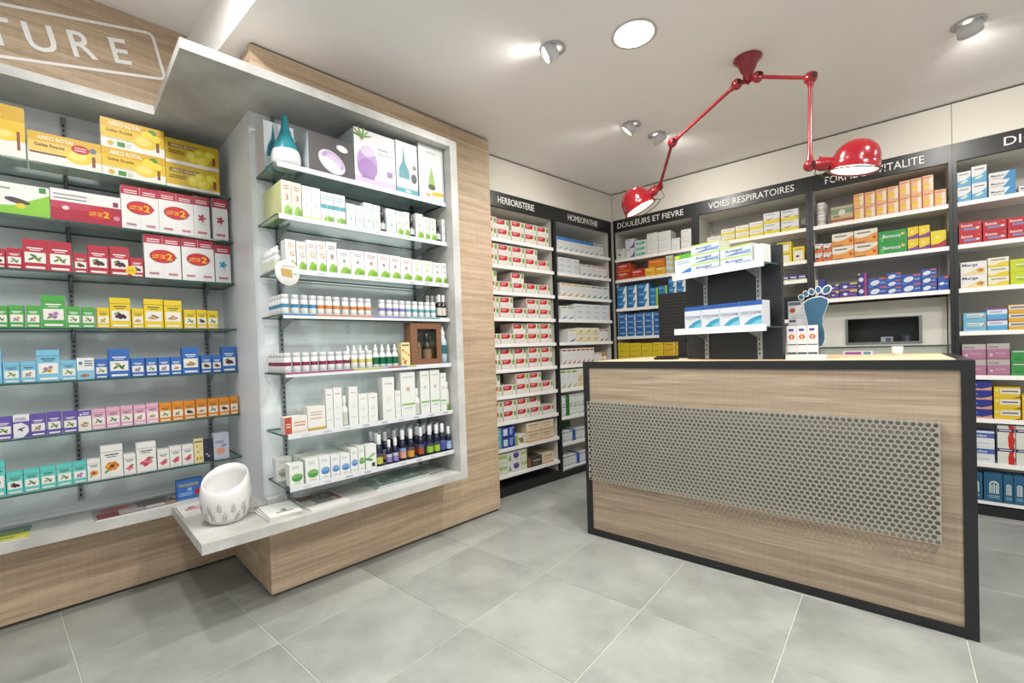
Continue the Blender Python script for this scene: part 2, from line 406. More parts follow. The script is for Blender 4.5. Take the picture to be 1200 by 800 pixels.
for i, z in enumerate(MZ):
    sh = glass_shelf(thM, org, -1.528, -0.542, -0.090, 0.176, z)
    mb = MB(org); mb.box(-1.515, -0.542, 0.176, 0.181, z - 0.020, z + 0.004, c('#e9ebee'))
    for k in range(9 if i not in railc else 0):
        x = -1.46 + 0.105 * k + 0.01 * random.random(); mb.box(x, x + 0.035, 0.181, 0.1815, z - 0.014, z - 0.004, c(random.choice(['#c9cbd6', '#b9bccb', '#d6d8e2'])))
    for x0, x1, cc in railc.get(i, []): mb.box(x0, x1, 0.181, 0.1815, z - 0.006, z + 0.003, c(cc))
    o = link('price_rail', mb.data('price_rail', M['carton']), sh); o['label'] = 'white price rail along the shelf front'
    for u in (-1.437, -0.612): bracket(thM, org, u, -0.088, 0.085, z - 0.008, 0.06)

# ================================================================== dark pharmacy shelf units
HZ = [2.076, 1.864, 1.651, 1.440, 1.229, 1.022, .809, .600, .386, .173]
OZ = [2.076, 1.864, 1.651, 1.440, 1.229, 1.022, .803, .552, .313, .089]
def shelf_unit(fr, u0, u1, zs, label, txt=None, tx=None, hz=(2.326, 2.445), pw=0.036, kick=0.075, depth=0.34, pl=None):
    org = ((u0 + u1) / 2, -depth / 2, 0)
    th = thing('pharmacy_shelf_unit', label, 'shelf unit', fr, *org)
    g = 0.0006
    mb = MB(org); mb.box(u0 + g, u1 - g, -0.025, 0.0, *hz); hd = part(th, 'header', mb, M['black'], 'dark header board')
    if txt:
        mb = MB(org); text_into(mb, txt, tx[0] - org[0], org[1] - 0.003, (hz[0] + hz[1]) / 2 - 0.027, 0.056, tx[1] - tx[0], thick=0.0028)
        link('lettering', mb.data('lettering', M['letter']), hd)['label'] = 'white letters ' + txt
    for s in (0, 1):
        e = u0 if s == 0 else u1
        hw = (pl if (pl and s == 0) else pw / 2)
        lo, hi = (e + g, e + hw) if s == 0 else (e - hw, e - g)
        mb = MB(org); mb.box(lo, hi, -0.028, 0.0, kick, hz[0] - g); part(th, 'post', mb, M['black'], 'black front post')
        mb = MB(org); mb.box(lo, hi, -depth, -0.028, kick, hz[0] - g); part(th, 'side_panel', mb, M['cream'])
    a, b = u0 + (pl or pw / 2), u1 - pw / 2
    mb = MB(org); mb.box(a, b, -depth, -depth + 0.008, kick, hz[0]); part(th, 'back_panel', mb, M['unitback'])
    mb = MB(org); mb.box(a, b, -depth + 0.008, -0.026, hz[0] - 0.004, hz[0] + 0.014); part(th, 'top_panel', mb, M['cream'])
    mb = MB(org); mb.box(u0 + g, u1 - g, -depth, -0.004, 0.0, kick); part(th, 'plinth', mb, M['black'], 'black plinth')
    for u in (a + 0.03, b - 0.03):
        mb = MB(org); mb.box(u - 0.006, u + 0.006, -depth + 0.008, -depth + 0.016, kick, hz[0] - 0.004, c('#d4d4ce')); part(th, 'upright', mb, M['rail'])
    for z in zs:
        mb = MB(org); mb.box(a + 0.001, b - 0.001, -depth + 0.017, -0.012, z - 0.016, z); sh = part(th, 'shelf', mb, M['whitesh'])
        mb = MB(org); mb.box(a + 0.001, b - 0.001, -0.012, -0.004, z - 0.026, z + 0.002); link('price_rail', mb.data('price_rail', M['whitesh']), sh)
    return th
shelf_unit(FH, -0.16, 0.71, HZ, 'narrow dark shelf unit headed HERBORISTERIE, next to the oak panel', 'HERBORISTERIE', (0.055, 0.46))
shelf_unit(FH, 0.71, 1.555, OZ, 'dark shelf unit headed HOMEOPATHIE in the room corner', 'HOMEOPATHIE', (0.895, 1.335))
shelf_unit(FB, -2.155, -1.342, [2.055, 1.845, 1.555, 1.272, .99, .70, .40, .10], 'dark back shelf unit headed DOULEURS ET FIEVRE, behind the left red lampshade', 'DOULEURS ET FIEVRE', (-2.105, -1.445), (2.334, 2.452), 0.062, pl=0.008)
shelf_unit(FB, -1.342, -0.476, [2.06, 1.81, 1.66, 1.35, 1.06, .70, .40, .10], 'dark back shelf unit headed VOIES RESPIRATOIRES', 'VOIES RESPIRATOIRES', (-1.225, -0.575), (2.334, 2.452), 0.05)
shelf_unit(FB, -0.476, 0.322, [2.06, 1.78, 1.49], 'dark back shelf unit headed FORME ET VITALITE with a delivery window', 'FORME ET VITALITE', (-0.372, 0.185), (2.334, 2.452), 0.04)
shelf_unit(FB, 0.322, 1.14, [2.06, 1.78, 1.49, 1.206, .916, .634, .345, .092], 'dark back shelf unit at the right edge, header starting with DIG', 'DIGESTION', (0.555, 0.985), (2.334, 2.452), 0.04)

# delivery window panel below the FORME ET VITALITE shelves
org = (-0.077, -0.2, 1.0)
th = thing('delivery_window', 'black delivery window with metal frame in a cream panel behind the counter', 'window', FB, *org)
u0, u1, z0, z1 = -0.278, 0.166, 1.138, 1.335
mb = MB(org)
mb.box(-0.450, u0, -0.20, -0.185, 0.30, 1.455); mb.box(u1, 0.296, -0.20, -0.185, 0.30, 1.455); mb.box(u0, u1, -0.20, -0.185, z1, 1.455); mb.box(u0, u1, -0.20, -0.185, 0.30, z0)
part(th, 'panel', mb, M['cream'])
mb = MB(org); mb.box(u0 - 0.0, u0 + 0.016, -0.185, -0.175, z0, z1); mb.box(u1 - 0.016, u1, -0.185, -0.175, z0, z1); mb.box(u0, u1, -0.185, -0.178, z1 - 0.006, z1); mb.box(u0, u1, -0.185, -0.172, z0, z0 + 0.012)
part(th, 'metal_frame', mb, M['metal'])
mb = MB(org); mb.box(u0 + .001, u1 - .001, -0.328, -0.320, z0, z1); mb.box(u0, u0 + .004, -0.328, -0.19, z0, z1); mb.box(u1 - .004, u1, -0.328, -0.19, z0, z1); mb.box(u0, u1, -0.328, -0.19, z1 - .004, z1); mb.box(u0, u1, -0.328, -0.19, z0 - .002, z0 + .003)
part(th, 'recess', mb, M['dark'])
mb = MB(org); mb.box(u0 + 0.017, u1 - 0.017, -0.180, -0.177, z0 + 0.013, z1 - 0.007); part(th, 'pane', mb, M['glass'])
mb = MB((-0.09, -0.1, 1.12)); mb.box(-0.452, 0.298, -0.170, -0.008, 1.112, 1.12); mb.m = [1, 1, 1, 1, 0, 0]
solid('glass_shelf', mb, [M['glass'], M['glassedge']], FB, 'clear glass ledge below the black delivery window', 'shelf')
for x, w, h, cc, lab in ((-0.03, 0.07, 0.045, '#e6e2ea', 'white and violet carton lying inside the black delivery window'), (0.08, 0.05, 0.06, '#2a3346', 'dark blue carton standing inside the black delivery window')):
    mb = MB((x, -0.26, 1.142)); mb.box(x - w / 2, x + w / 2, -0.30, -0.24, 1.142, 1.142 + h, c(cc)); mb.box(x - w * 0.1, x + w * 0.35, -0.24, -0.2395, 1.147, 1.142 + h * 0.8, c('#7b5fa0'))
    solid('medicine_box', mb, M['carton'], FB, lab, 'box')

# ================================================================== counter
X0, X1, Y0c, Y1c, ZC = -1.497, 0.242, 2.453, 3.30, 1.095
org = ((X0 + X1) / 2, -(Y0c + Y1c) / 2, 0)
th = thing('sales_counter', 'oak fronted sales counter with black frame and perforated steel panel', 'counter', FW, *org)
bw = 0.040
mb = MB(org); mb.box(X0, X0 + bw, -Y1c, -Y0c, bw, ZC - bw); part(th, 'side_panel', mb, M['black'])
mb = MB(org); mb.box(X1 - bw, X1, -Y1c, -Y0c, bw, ZC - bw); part(th, 'side_panel', mb, M['black'])
mb = MB(org); mb.box(X0, X1, -Y1c, -Y0c, 0.0, bw); part(th, 'bottom_rail', mb, M['black'])
mb = MB(org); mb.box(X0, X1, -Y1c, -Y0c, ZC - bw, ZC - 0.002); part(th, 'top_frame', mb, M['black'])
mb = MB(org); mb.box(X0 + 0.05, X1 - 0.05, -Y1c + 0.02, -Y0c - 0.05, ZC - 0.002, ZC); part(th, 'worktop', mb, M['woodtop'], 'light maple worktop inlay')
mb = MB(org); mb.box(X0 + bw, X1 - bw, -Y0c - 0.03, -Y0c - 0.008, bw, ZC - bw); part(th, 'front_panel', mb, M['woodc'], 'oak front panel')
mb = MB(org); mb.box(-1.44, 0.13, -Y0c - 0.008, -Y0c - 0.005, 0.37, 0.845); part(th, 'hole_shade_sheet', mb, M['hole_shade'], 'added dark sheet painting the shade behind the holes')  # added sheet, its colour stands in for shaded oak behind the holes
# perforated steel sheet: every hole is real
def perforated(mb, p0, ex, ez, W_, H_, pitch, row, rad, seg=10, nrm=Vector((0, 1, 0)), thick=0.002):
    nr = int(round(H_ / row)); rowh = H_ / nr; nc = int(round(W_ / pitch)); pw_ = W_ / nc
    def pt(a, b, k=0): q = p0 + ex * a + ez * b + nrm * (thick * k); return (q.x, q.y, q.z)
    for j in range(nr):
        zc = (j + 0.5) * rowh; off = 0.5 if j % 2 else 0.0
        n = nc if not off else nc - 1
        if off:
            for a0, a1 in ((0, pw_ / 2), (W_ - pw_ / 2, W_)): mb.face([pt(a0, zc - rowh / 2), pt(a1, zc - rowh / 2), pt(a1, zc + rowh / 2), pt(a0, zc + rowh / 2)])
        for i in range(n):
            xc = (i + 0.5 + off) * pw_
            vs, k = [], seg
            for s in range(seg):
                t = 2 * math.pi * (s + 0.5) / seg; cx, sy = math.cos(t), math.sin(t)
                m = min((pw_ / 2) / max(abs(cx), 1e-6), (rowh / 2) / max(abs(sy), 1e-6))
                vs.append(pt(xc + cx * m, zc + sy * m))
            # put true corners: snap nearest outer samples
            cor = [(pw_ / 2, rowh / 2), (-pw_ / 2, rowh / 2), (-pw_ / 2, -rowh / 2), (pw_ / 2, -rowh / 2)]
            for qx, qz in cor:
                best = min(range(seg), key=lambda s: abs(math.atan2(math.sin(2 * math.pi * (s + 0.5) / seg - math.atan2(qz, qx)), math.cos(2 * math.pi * (s + 0.5) / seg - math.atan2(qz, qx)))))
                vs[best] = pt(xc + qx, zc + qz)
            inn = [pt(xc + rad * math.cos(2 * math.pi * (s + 0.5) / seg), zc + rad * math.sin(2 * math.pi * (s + 0.5) / seg)) for s in range(seg)]
            bk = [pt(xc + rad * math.cos(2 * math.pi * (s + 0.5) / seg), zc + rad * math.sin(2 * math.pi * (s + 0.5) / seg), 1) for s in range(seg)]
            fs = [(s, (s + 1) % seg, k + (s + 1) % seg, k + s) for s in range(seg)] + [(k + s, k + (s + 1) % seg, 2 * k + (s + 1) % seg, 2 * k + s) for s in range(seg)]
            mb.mesh(vs + inn + bk, fs)
mb = MB(org)
px0, px1, pz0, pz1, py = -1.449, 0.138, 0.365, 0.848, Y0c - 0.042
perforated(mb, Vector((px0 - org[0], py - (-org[1]), pz0)), Vector((1, 0, 0)), Vector((0, 0, 1)), px1 - px0, pz1 - pz0, 0.0228, 0.0197, 0.0088)
perforated(mb, Vector((px0 - org[0], py - (-org[1]), pz1)), Vector((1, 0, 0)), Vector((0, 1, 0)), px1 - px0, 0.048, 0.0228, 0.018, 0.0076, nrm=Vector((0, 0, -1)))
perforated(mb, Vector((px1 - org[0], py - (-org[1]), pz0)), Vector((0, 1, 0)), Vector((0, 0, 1)), 0.048, pz1 - pz0, 0.024, 0.0197, 0.0076, nrm=Vector((-1, 0, 0)))
part(th, 'perforated_panel', mb, M['steel'], 'perforated steel panel with staggered round holes')

# ================================================================== lights of the room
def area(name, par, loc, rot, size, power, col=(1, 0.98, 0.945), spread=170):
    d = bpy.data.lights.new(name, 'AREA'); d.shape = 'DISK'; d.size = size; d.energy = power; d.color = col; d.spread = R(spread)
    o = bpy.data.objects.new(name, d); COL.objects.link(o); o.parent = par; o.location = loc; o.rotation_euler = rot
    return o
def downlight(x, y, z, label, power):
    th = thing('downlight', label, 'ceiling light', FW, x, -y, z, 'round recessed downlights')
    mb = MB(); mb.lathe([(0.094, -0.0005), (0.108, -0.0005), (0.110, -0.004), (0.104, -0.007), (0.094, -0.003)], 32, cap=False, col=c('#e6e4e0')); part(th, 'trim_ring', mb, M['gloss'])
    mb = MB(); mb.lathe([(1e-5, -0.0035), (0.094, -0.0035)], 32, cap=False); mb.f = [f[::-1] for f in mb.f]; part(th, 'diffuser', mb, M['emit'])
    area('downlight_bulb', th, (0, 0, -0.012), (0, 0, 0), 0.18, power)
downlight(-0.950, 2.131, 2.726, 'round glowing recessed downlight in the ceiling, left of the red lamp mount', LAMP_W)
for k, (x, y, z) in enumerate(((0.75, 2.1, 2.726), (-0.95, 1.25, 2.726), (0.75, 1.2, 2.726), (1.9, 3.0, 2.726), (-1.9, 0.35, 3.02), (-0.4, -0.2, 3.02), (1.0, -0.2, 3.02))):  # unseen downlights added at plausible spots to light the room
    downlight(x, y, z, 'round recessed downlight added unseen beyond the picture edge to light the room', LAMP_W)

def swivel(x, y, tilt_dir, label, power, aim):
    """semi recessed swivel spot: ring flush with the ceiling, tilted white can, glowing front"""
    th = thing('swivel_spotlight', label, 'ceiling light', FW, x, -y, 2.726, 'white swivel ceiling spots')
    mb = MB(); mb.lathe([(0.050, -0.0004), (0.066, -0.0004), (0.067, -0.003), (0.060, -0.005), (0.050, -0.004)], 28, cap=False, col=c('#cfcfcf')); part(th, 'ring', mb, M['gloss'])
    d = (Vector(aim) - Vector((x, y, 2.726))).normalized()
    q = Vector((0, 0, -1)).rotation_difference(d).to_matrix()
    mb = MB(); mb.lathe([(0.020, 0.012), (0.048, 0.006), (0.049, -0.052), (0.045, -0.052), (0.043, -0.044)], 26, cap=False, col=c('#eceeef'), mtx=q); part(th, 'can', mb, M['carton'])
    mb = MB(); mb.lathe([(1e-5, -0.044), (0.0435, -0.044)], 26, cap=False, mtx=q); mb.f = [f[::-1] for f in mb.f]; part(th, 'lens', mb, M['emit'])
    l = bpy.data.lights.new('spot_bulb', 'SPOT'); l.energy = power; l.spot_size = R(130); l.spot_blend = 1.0; l.shadow_soft_size = 0.035; l.color = (1, 0.96, 0.9)
    o = bpy.data.objects.new('spot_bulb', l); COL.objects.link(o); o.parent = th; o.location = d * 0.056
    o.rotation_euler = d.to_track_quat('-Z', 'Y').to_euler()
swivel(-1.306, 1.944, 0, 'white swivel ceiling spot nearest the oak cladding', SPOT_W * 0.35, (-2.25, 1.25, 2.0))
swivel(-1.365, 2.978, 0, 'white swivel ceiling spot, left of the pair over the counter', SPOT_W, (-2.3, 2.75, 1.7))
swivel(-1.295, 3.256, 0, 'white swivel ceiling spot, right of the pair over the counter', SPOT_W, (-1.0, 4.3, 1.8))
swivel(0.311, 3.200, 0, 'white swivel ceiling spot near the right picture edge', SPOT_W, (0.6, 4.3, 1.8))

# ================================================================== red double arm ceiling lamp
th = thing('red_ceiling_lamp', 'glossy red two-armed jointed ceiling lamp with two dome shades', 'lamp', FW, -0.575, -2.733, 2.726)
B0 = Vector((-0.575, 2.733, 2.726))
def q3(p): return Vector(p) - B0
mb = MB(); mb.lathe([(0.062, 0), (0.071, -0.004), (0.071, -0.012), (0.060, -0.018), (0.045, -0.045), (0.034, -0.075), (0.026, -0.082), (0.026, -0.118), (0.020, -0.128), (0.010, -0.130), (0.008, -0.140), (1e-5, -0.142)], 28, cap=False)
mount = part(th, 'ceiling_mount', mb, M['red'])
J0 = q3((-0.575, 2.733, 2.605))
Lj, Le, Ll = q3((-0.622, 2.690, 2.585)), q3((-0.962, 2.645, 2.365)), q3((-1.171, 2.963, 2.240))
Rj, Re, Rl = q3((-0.523, 2.707, 2.592)), q3((-0.273, 2.549, 2.416)), q3((-0.282, 2.532, 2.005))
def joint(p, r, ax):
    mb = MB(); mb.ball(p, r, seg=18, rings=12)
    o = part(th, 'joint', mb, M['red'])
    mb = MB(); q = Vector((0, 0, 1)).rotation_difference(ax).to_matrix()
    mb.lathe([(r * 0.45, -r * 1.04), (r * 0.45, r * 1.04)], 12, tuple(p), mtx=q, col=c('#3a0a10')); link('screw_cap', mb.data('screw_cap', M['gloss']), o)
def arm(a, b, r=0.0095):
    d = (b - a).normalized(); L = (b - a).length
    pts = [a + d * L * t for t in (0, 0.05, 0.09, 0.12, 0.88, 0.91, 0.95, 1)]
    mb = MB(); mb.tube(pts, r, 12, rs=[r * 1.9, r * 1.8, r * 1.35, r, r, r * 1.35, r * 1.8, r * 1.9]); part(th, 'arm', mb, M['red'])
vd = -fw
mb = MB(); mb.tube([J0, Lj], 0.013, 10); mb.tube([J0, Rj], 0.013, 10); part(th, 'yoke', mb, M['red'])
for p in (Lj, Rj): joint(p, 0.029, vd)
for p, r in ((Le, 0.027), (Re, 0.029), (Ll, 0.024), (Rl, 0.027)): joint(p, r, vd)
arm(Lj, Le); arm(Le, Ll); arm(Rj, Re); arm(Re, Rl)
def shade(cen, axis, neck_from, r, hang):
    """dome shade opening along axis, with neck, wire guard ring and glowing reflector"""
    q = Vector((0, 0, -1)).rotation_difference(axis).to_matrix()
    k = r / 0.1
    pr = [(1e-5, 0.098), (0.030, 0.095), (0.060, 0.082), (0.083, 0.058), (0.096, 0.026), (0.100, -0.010), (0.101, -0.040), (0.105, -0.043), (0.105, -0.047), (0.097, -0.046), (0.095, -0.010), (0.088, 0.030), (0.06, 0.074), (1e-5, 0.09)]
    mb = MB(); mb.lathe([(a * k, b * k) for a, b in pr], 32, tuple(cen), mtx=q, cap=False); sh = part(th, 'shade', mb, M['red'])
    mb = MB(); mb.lathe([(1e-5, -0.030 * k), (0.05 * k, -0.034 * k), (0.0955 * k, -0.040 * k)], 28, tuple(cen), mtx=q, cap=False); mb.f = [f[::-1] for f in mb.f]
    link('reflector', mb.data('reflector', M['emitred']), sh)
    gr = [cen + q @ Vector((0.128 * k * math.cos(t), 0.128 * k * math.sin(t), -0.062 * k)) for t in [2 * math.pi * i / 36 for i in range(36)]]
    mb = MB(); mb.tube(gr, 0.0027, 6, closed=True)
    nd = (neck_from - cen); nd = (nd - axis * nd.dot(axis)).normalized()
    hp = cen + nd * 0.16 * k
    mb.tube([hp, hp + axis * 0.055 * k, cen + nd * 0.128 * k + axis * 0.062 * k], 0.0022, 6)
    link('wire_guard', mb.data('wire_guard', M['chrome']), sh)
    d = (cen - neck_from); Ln = d.length - 0.085 * k; d.normalize()
    pts = [neck_from + d * t * Ln for t in (0, 0.12, 0.22, 0.45, 0.7, 0.85, 1.0, 1.2)]
    mb = MB(); mb.tube(pts, 0.01, 14, rs=[0.012, 0.012, 0.020, 0.031, 0.031, 0.027, 0.030, 0.030]); mb.ball(pts[3] + Vector((0, 0, 0.032)), 0.007)
    part(th, 'neck', mb, M['red'])
    area('lamp_bulb', th, cen + axis * 0.052 * k, axis.to_track_quat('-Z', 'Y').to_euler(), 0.17 * k, 0.4, (1, 0.93, 0.82), 150)
shade(q3((-0.112, 2.556, 1.985)), (-u2 + fw * 0.13 - r2 * 0.10).normalized(), Rl, 0.092, 0)
shade(q3((-1.312, 2.918, 2.158)), (r2 * 0.45 - u2 * 0.89 - fw * 0.08).normalized(), Ll, 0.105, 0)

# ================================================================== things on the grey ledge
ZLd = 0.442
# white warmer with slanted opening and grey sprigs
org = (-1.735, -0.005, ZLd)
th = thing('ceramic_warmer', 'white ceramic warmer with slanted opening and grey leaf sprigs on the ledge', 'warmer', FL, *org)
seg = 40
prof = [(0.055, 0.0), (0.075, 0.004), (0.092, 0.03), (0.104, 0.075), (0.109, 0.125), (0.105, 0.165), (0.098, 0.185)]
inner = [(0.092, 0.188), (0.094, 0.165), (0.097, 0.12), (0.085, 0.105), (1e-5, 0.100)]
def slant(p):
    x, y, z = p
    k = max(0.0, (z - 0.11) / 0.078)
    return (x, y, z + k * (0.052 * (y * 0.85 + x * 0.55) / 0.10 + 0.024))
mb = MB(); mb.lathe(prof + inner, seg, cap=True, col=c('#f3f2f0'))
mb.v = [slant(p) for p in mb.v]
part(th, 'body', mb, M['ceramic'])
mb = MB()
def rad(z):
    for (r0, z0), (r1, z1) in zip(prof, prof[1:]):
        if z0 <= z <= z1: return r0 + (r1 - r0) * (z - z0) / (z1 - z0)
    return prof[-1][0]
def leaf(th0, z, an, ln, wd):
    pts = []
    for a, b in ((0, 0), (0.3, 0.5), (0.65, 0.42), (1, 0), (0.65, -0.42), (0.3, -0.5)):
        s_, t_ = ln * a * math.cos(an) - wd * b * math.sin(an), ln * a * math.sin(an) + wd * b * math.cos(an)
        zz = z + t_; r_ = rad(zz) + 0.0012; tt = th0 + s_ / r_; pts.append(slant((r_ * math.cos(tt), r_ * math.sin(tt), zz)))
    mb.face(pts, c(random.choice(['#b4b2ae', '#bfbdb8', '#a9a8a5'])))
for k in range(13):
    t0 = -math.pi / 2 + (-1.45 + 2.9 * (k % 7) / 6) + (0.2 if k >= 7 else 0) + random.uniform(-.06, .06); z = (0.022 if k >= 7 else 0.060) + random.uniform(-.006, .010); an = R(90 + random.uniform(-22, 22))
    for j in range(3):
        dz, dt = 0.011 * j * math.sin(an), 0.011 * j * math.cos(an) / 0.1
        leaf(t0 + dt, z + dz, an - 0.75, 0.016, 0.0055); leaf(t0 + dt, z + dz + .003, an + 0.75, 0.016, 0.0055)
    leaf(t0 + 0.033 * math.cos(an) / 0.1, z + 0.033 * math.sin(an), an, 0.015, 0.0055)
part(th, 'leaf_sprigs', mb, M['ceramic'], 'grey leaf sprigs')
th.scale = (0.95, 0.95, 0.95)

def flat(name, label, cat, fr, u, v, z, w, d, h, rz, base, prims=(), side='#e6e4df', txts=()):
    """a booklet or magazine lying flat; local x = width, y = depth towards the wall"""
    mb = MB((0, 0, 0)); mb.lbox(0, w, 0, d, 0, h, c(side), top=c(base))
    for k, (x0, y0, x1, y1, cc) in enumerate(prims):
        zz = h + 0.0003 + 0.0002 * k; mb.face([(x0 * w, y0 * d, zz), (x1 * w, y0 * d, zz), (x1 * w, y1 * d, zz), (x0 * w, y1 * d, zz)], c(cc))
    for x, y, hh, s_, cc in txts:
        vs, fs, wl = glyphs(s_); mb.mesh([(x * w + a * hh, y * d + b * hh, h + 0.0012) for a, b in vs], fs, c(cc))
    o = link(name, mb.data(name, M['carton']), None, fr.P(u, v, z), fr.a + rz); tag(o, label, cat); return o
flat('booklet', 'white booklet with red floral print under the ceramic warmer edge', 'booklet', FL, -1.872, -0.165, ZLd, 0.155, 0.23, 0.012, 0.0, '#f2efe9',
     [(.15, .45, .5, .6, '#d98d86'), (.35, .55, .7, .75, '#e8c9bd'), (.5, .35, .75, .45, '#c9584f'), (.25, .62, .42, .7, '#8a5d6a')])
for k in range(3):
    flat('booklet', ['lowest white booklet of the small pile right of the warmer', 'middle white booklet of the small pile right of the warmer', 'top white booklet with dark printed name, right of the warmer'][k], 'booklet',
         FL, -1.612 + 0.002 * k, 0.192 - 0.002 * k, ZLd + 0.0062 * k, 0.142, 0.205, 0.006, R(2 - 2 * k), '#f6f5f2', [(.28, .22, .8, .27, '#4b5a4a'), (.5, .3, .62, .45, '#8d8a86'), (.45, .34, .5, .42, '#b0aaa4')] if k == 2 else [], side='#d9d8d2')
flat('magazine', 'magazine with red and white cover lying left of the green glossy magazines', 'magazine', FL, -1.43, 0.200, ZLd, 0.20, 0.262, 0.005, R(1), '#e9e7e2',
     [(.04, .25, .96, .97, '#b9b4ac'), (.05, .7, .5, .95, '#a3505a'), (.3, .3, .75, .65, '#8d8f8a'), (.55, .5, .95, .9, '#6d6a62'), (.6, .62, .8, .8, '#a9b59a'), (.05, .3, .3, .6, '#d8d4cc'), (.85, .3, .95, .8, '#b23b46')])
for k in range(3):
    flat('magazine', ['bottom green tinted glossy magazine spread on the ledge', 'middle green tinted glossy magazine on the ledge', 'top green tinted glossy magazine on the ledge'][k], 'magazine', FL, -1.062 + 0.012 * k, 0.150 - 0.006 * k, ZLd + 0.0042 * k, 0.335, 0.235, 0.004, R(-1 + k), '#9fb0a6',
         [(.05, .1, .48, .9, '#a9bab0'), (.52, .1, .95, .9, '#8fa298'), (.1, .6, .4, .8, '#c3cfc8'), (.6, .2, .9, .5, '#b7c4bc'), (.15, .2, .3, .4, '#7d9087')], side='#dfe6e1')
flat('leaflet', 'pale leaflet lying at the right end of the ledge under the bottles', 'leaflet', FL, -0.72, 0.09, ZLd, 0.16, 0.17, 0.003, R(3), '#cfd3cc', [(.1, .1, .9, .5, '#dfe2dc'), (.2, .6, .7, .9, '#9aa79d')])
flat('magazine', 'red and grey patterned magazine lying on the sign bay ledge', 'magazine', FL, -2.165, -0.475, ZLd, 0.30, 0.20, 0.006, R(2), '#9a8d8a',
     [(.03, .05, .3, .5, '#7e2f3c'), (.3, .1, .6, .6, '#b7a9a6'), (.55, .4, .95, .95, '#6d6663'), (.1, .6, .45, .9, '#b3545c'), (.65, .1, .9, .35, '#d5cdc8')])
flat('leaflet', 'yellow and green leaflet at the far left of the ledge', 'leaflet', FL, -2.60, -0.475, ZLd, 0.22, 0.21, 0.004, R(-2), '#d9cf3a', [(.0, .45, 1, 1, '#5f7f86'), (.05, .1, .8, .3, '#8fae2e'), (.3, .5, .9, .75, '#7f9a3a'), (.5, .05, .95, .15, '#f0e98a')])
flat('leaflet', 'small red flowered leaflet beside the blue carton on the ledge', 'leaflet', FL, -1.915, -0.50, ZLd, 0.075, 0.13, 0.004, R(4), '#a8685a', [(.1, .1, .6, .5, '#c7453d'), (.4, .5, .9, .9, '#6f7d4a'), (.5, .2, .9, .4, '#e2c8a8')])
# power plug and cord of the warmer
mb = MB((-1.50, -0.05, ZLd)); mb.box(-1.545, -1.455, -0.095, -0.05, ZLd, ZLd + 0.035, c('#eef1f3')); mb.box(-1.535, -1.465, -0.05, -0.049, ZLd + 0.006, ZLd + 0.028, c('#dfe4e8'))
solid('socket_block', mb, M['gloss'], FL, 'small white socket block on the ledge behind the booklets', 'socket')
mb = MB((-1.6, -0.05, ZLd)); pts = [(-0.045, -0.03, 0.012), (-0.015, -0.045, 0.006), (0.02, 0.0, 0.005), (0.0, 0.03, 0.005), (0.03, 0.04, 0.005), (0.055, 0.02, 0.01)]
mb.tube(pts, 0.0035, 8, col=c('#d9d6cc')); solid('power_cord', mb, M['gloss'], FL, 'pale power cord coiled beside the ceramic warmer', 'cord')

# ================================================================== things on the counter
ZT = ZC
org = (-0.02, 0, ZT)
th = thing('counter_display_stand', 'dark panel display stand on the counter with two white shelves', 'display stand', FS, *org)
mb = MB(org); mb.box(-0.295, 0.250, -0.025, 0.0, ZT, 1.672); part(th, 'panel', mb, M['anthracite'])
for u in (-0.162, 0.141): upright(th, org, u, 0.0, ZT + 0.002, 1.60, lt='#c9cbcb', dk='#55585a')
for z, ua, ub in ((1.262, -0.272, 0.248), (1.575, -0.276, 0.243)):
    mb = MB(org); mb.box(ua, ub, 0.0, 0.145, z - 0.006, z); mb.m = [1, 1, 1, 1, 0, 0]; sh = part(th, 'shelf', mb, [M['glass'], M['glassedge']])
    mb = MB(org); mb.box(ua, ub, 0.145, 0.152, z - 0.022, z + 0.012); link('price_rail', mb.data('price_rail', M['whitesh']), sh)
    for u in (-0.162, 0.141): bracket(th, org, u, 0.012, 0.13, z - 0.006, 0.05)

# till monitor seen from behind
org = (-1.045, -2.98, ZT)
th = thing('till_monitor', 'black till monitor seen from behind, left of the dark stand', 'monitor', FW, *org)
mb = MB(org); mb.box(-1.20, -0.89, -2.985, -2.955, 1.20, 1.525); part(th, 'casing', mb, M['blackp'])
mb = MB(org)
for k in range(14): mb.box(-1.17, -0.92, -2.955, -2.9535, 1.22 + 0.021 * k, 1.231 + 0.021 * k)
part(th, 'vent_ribs', mb, M['dark'])
mb = MB(org); mb.box(-1.07, -1.02, -2.975, -2.945, ZT + 0.012, 1.22); mb.box(-1.13, -0.96, -3.04, -2.90, ZT, ZT + 0.012); part(th, 'foot', mb, M['blackp'])
mb = MB(org); mb.box(-1.185, -0.905, -2.988, -2.985, 1.215, 1.51); part(th, 'screen', mb, M['dark'])
mb = MB((-1.06, -2.70, ZT)); mb.box(-1.12, -1.00, -2.76, -2.67, ZT, ZT + 0.014); mb.box(-1.11, -1.01, -2.75, -2.68, ZT + 0.014, ZT + 0.02)
solid('card_tray', mb, M['blackp'], FW, 'low black tray on the worktop beside the dark stand', 'tray')

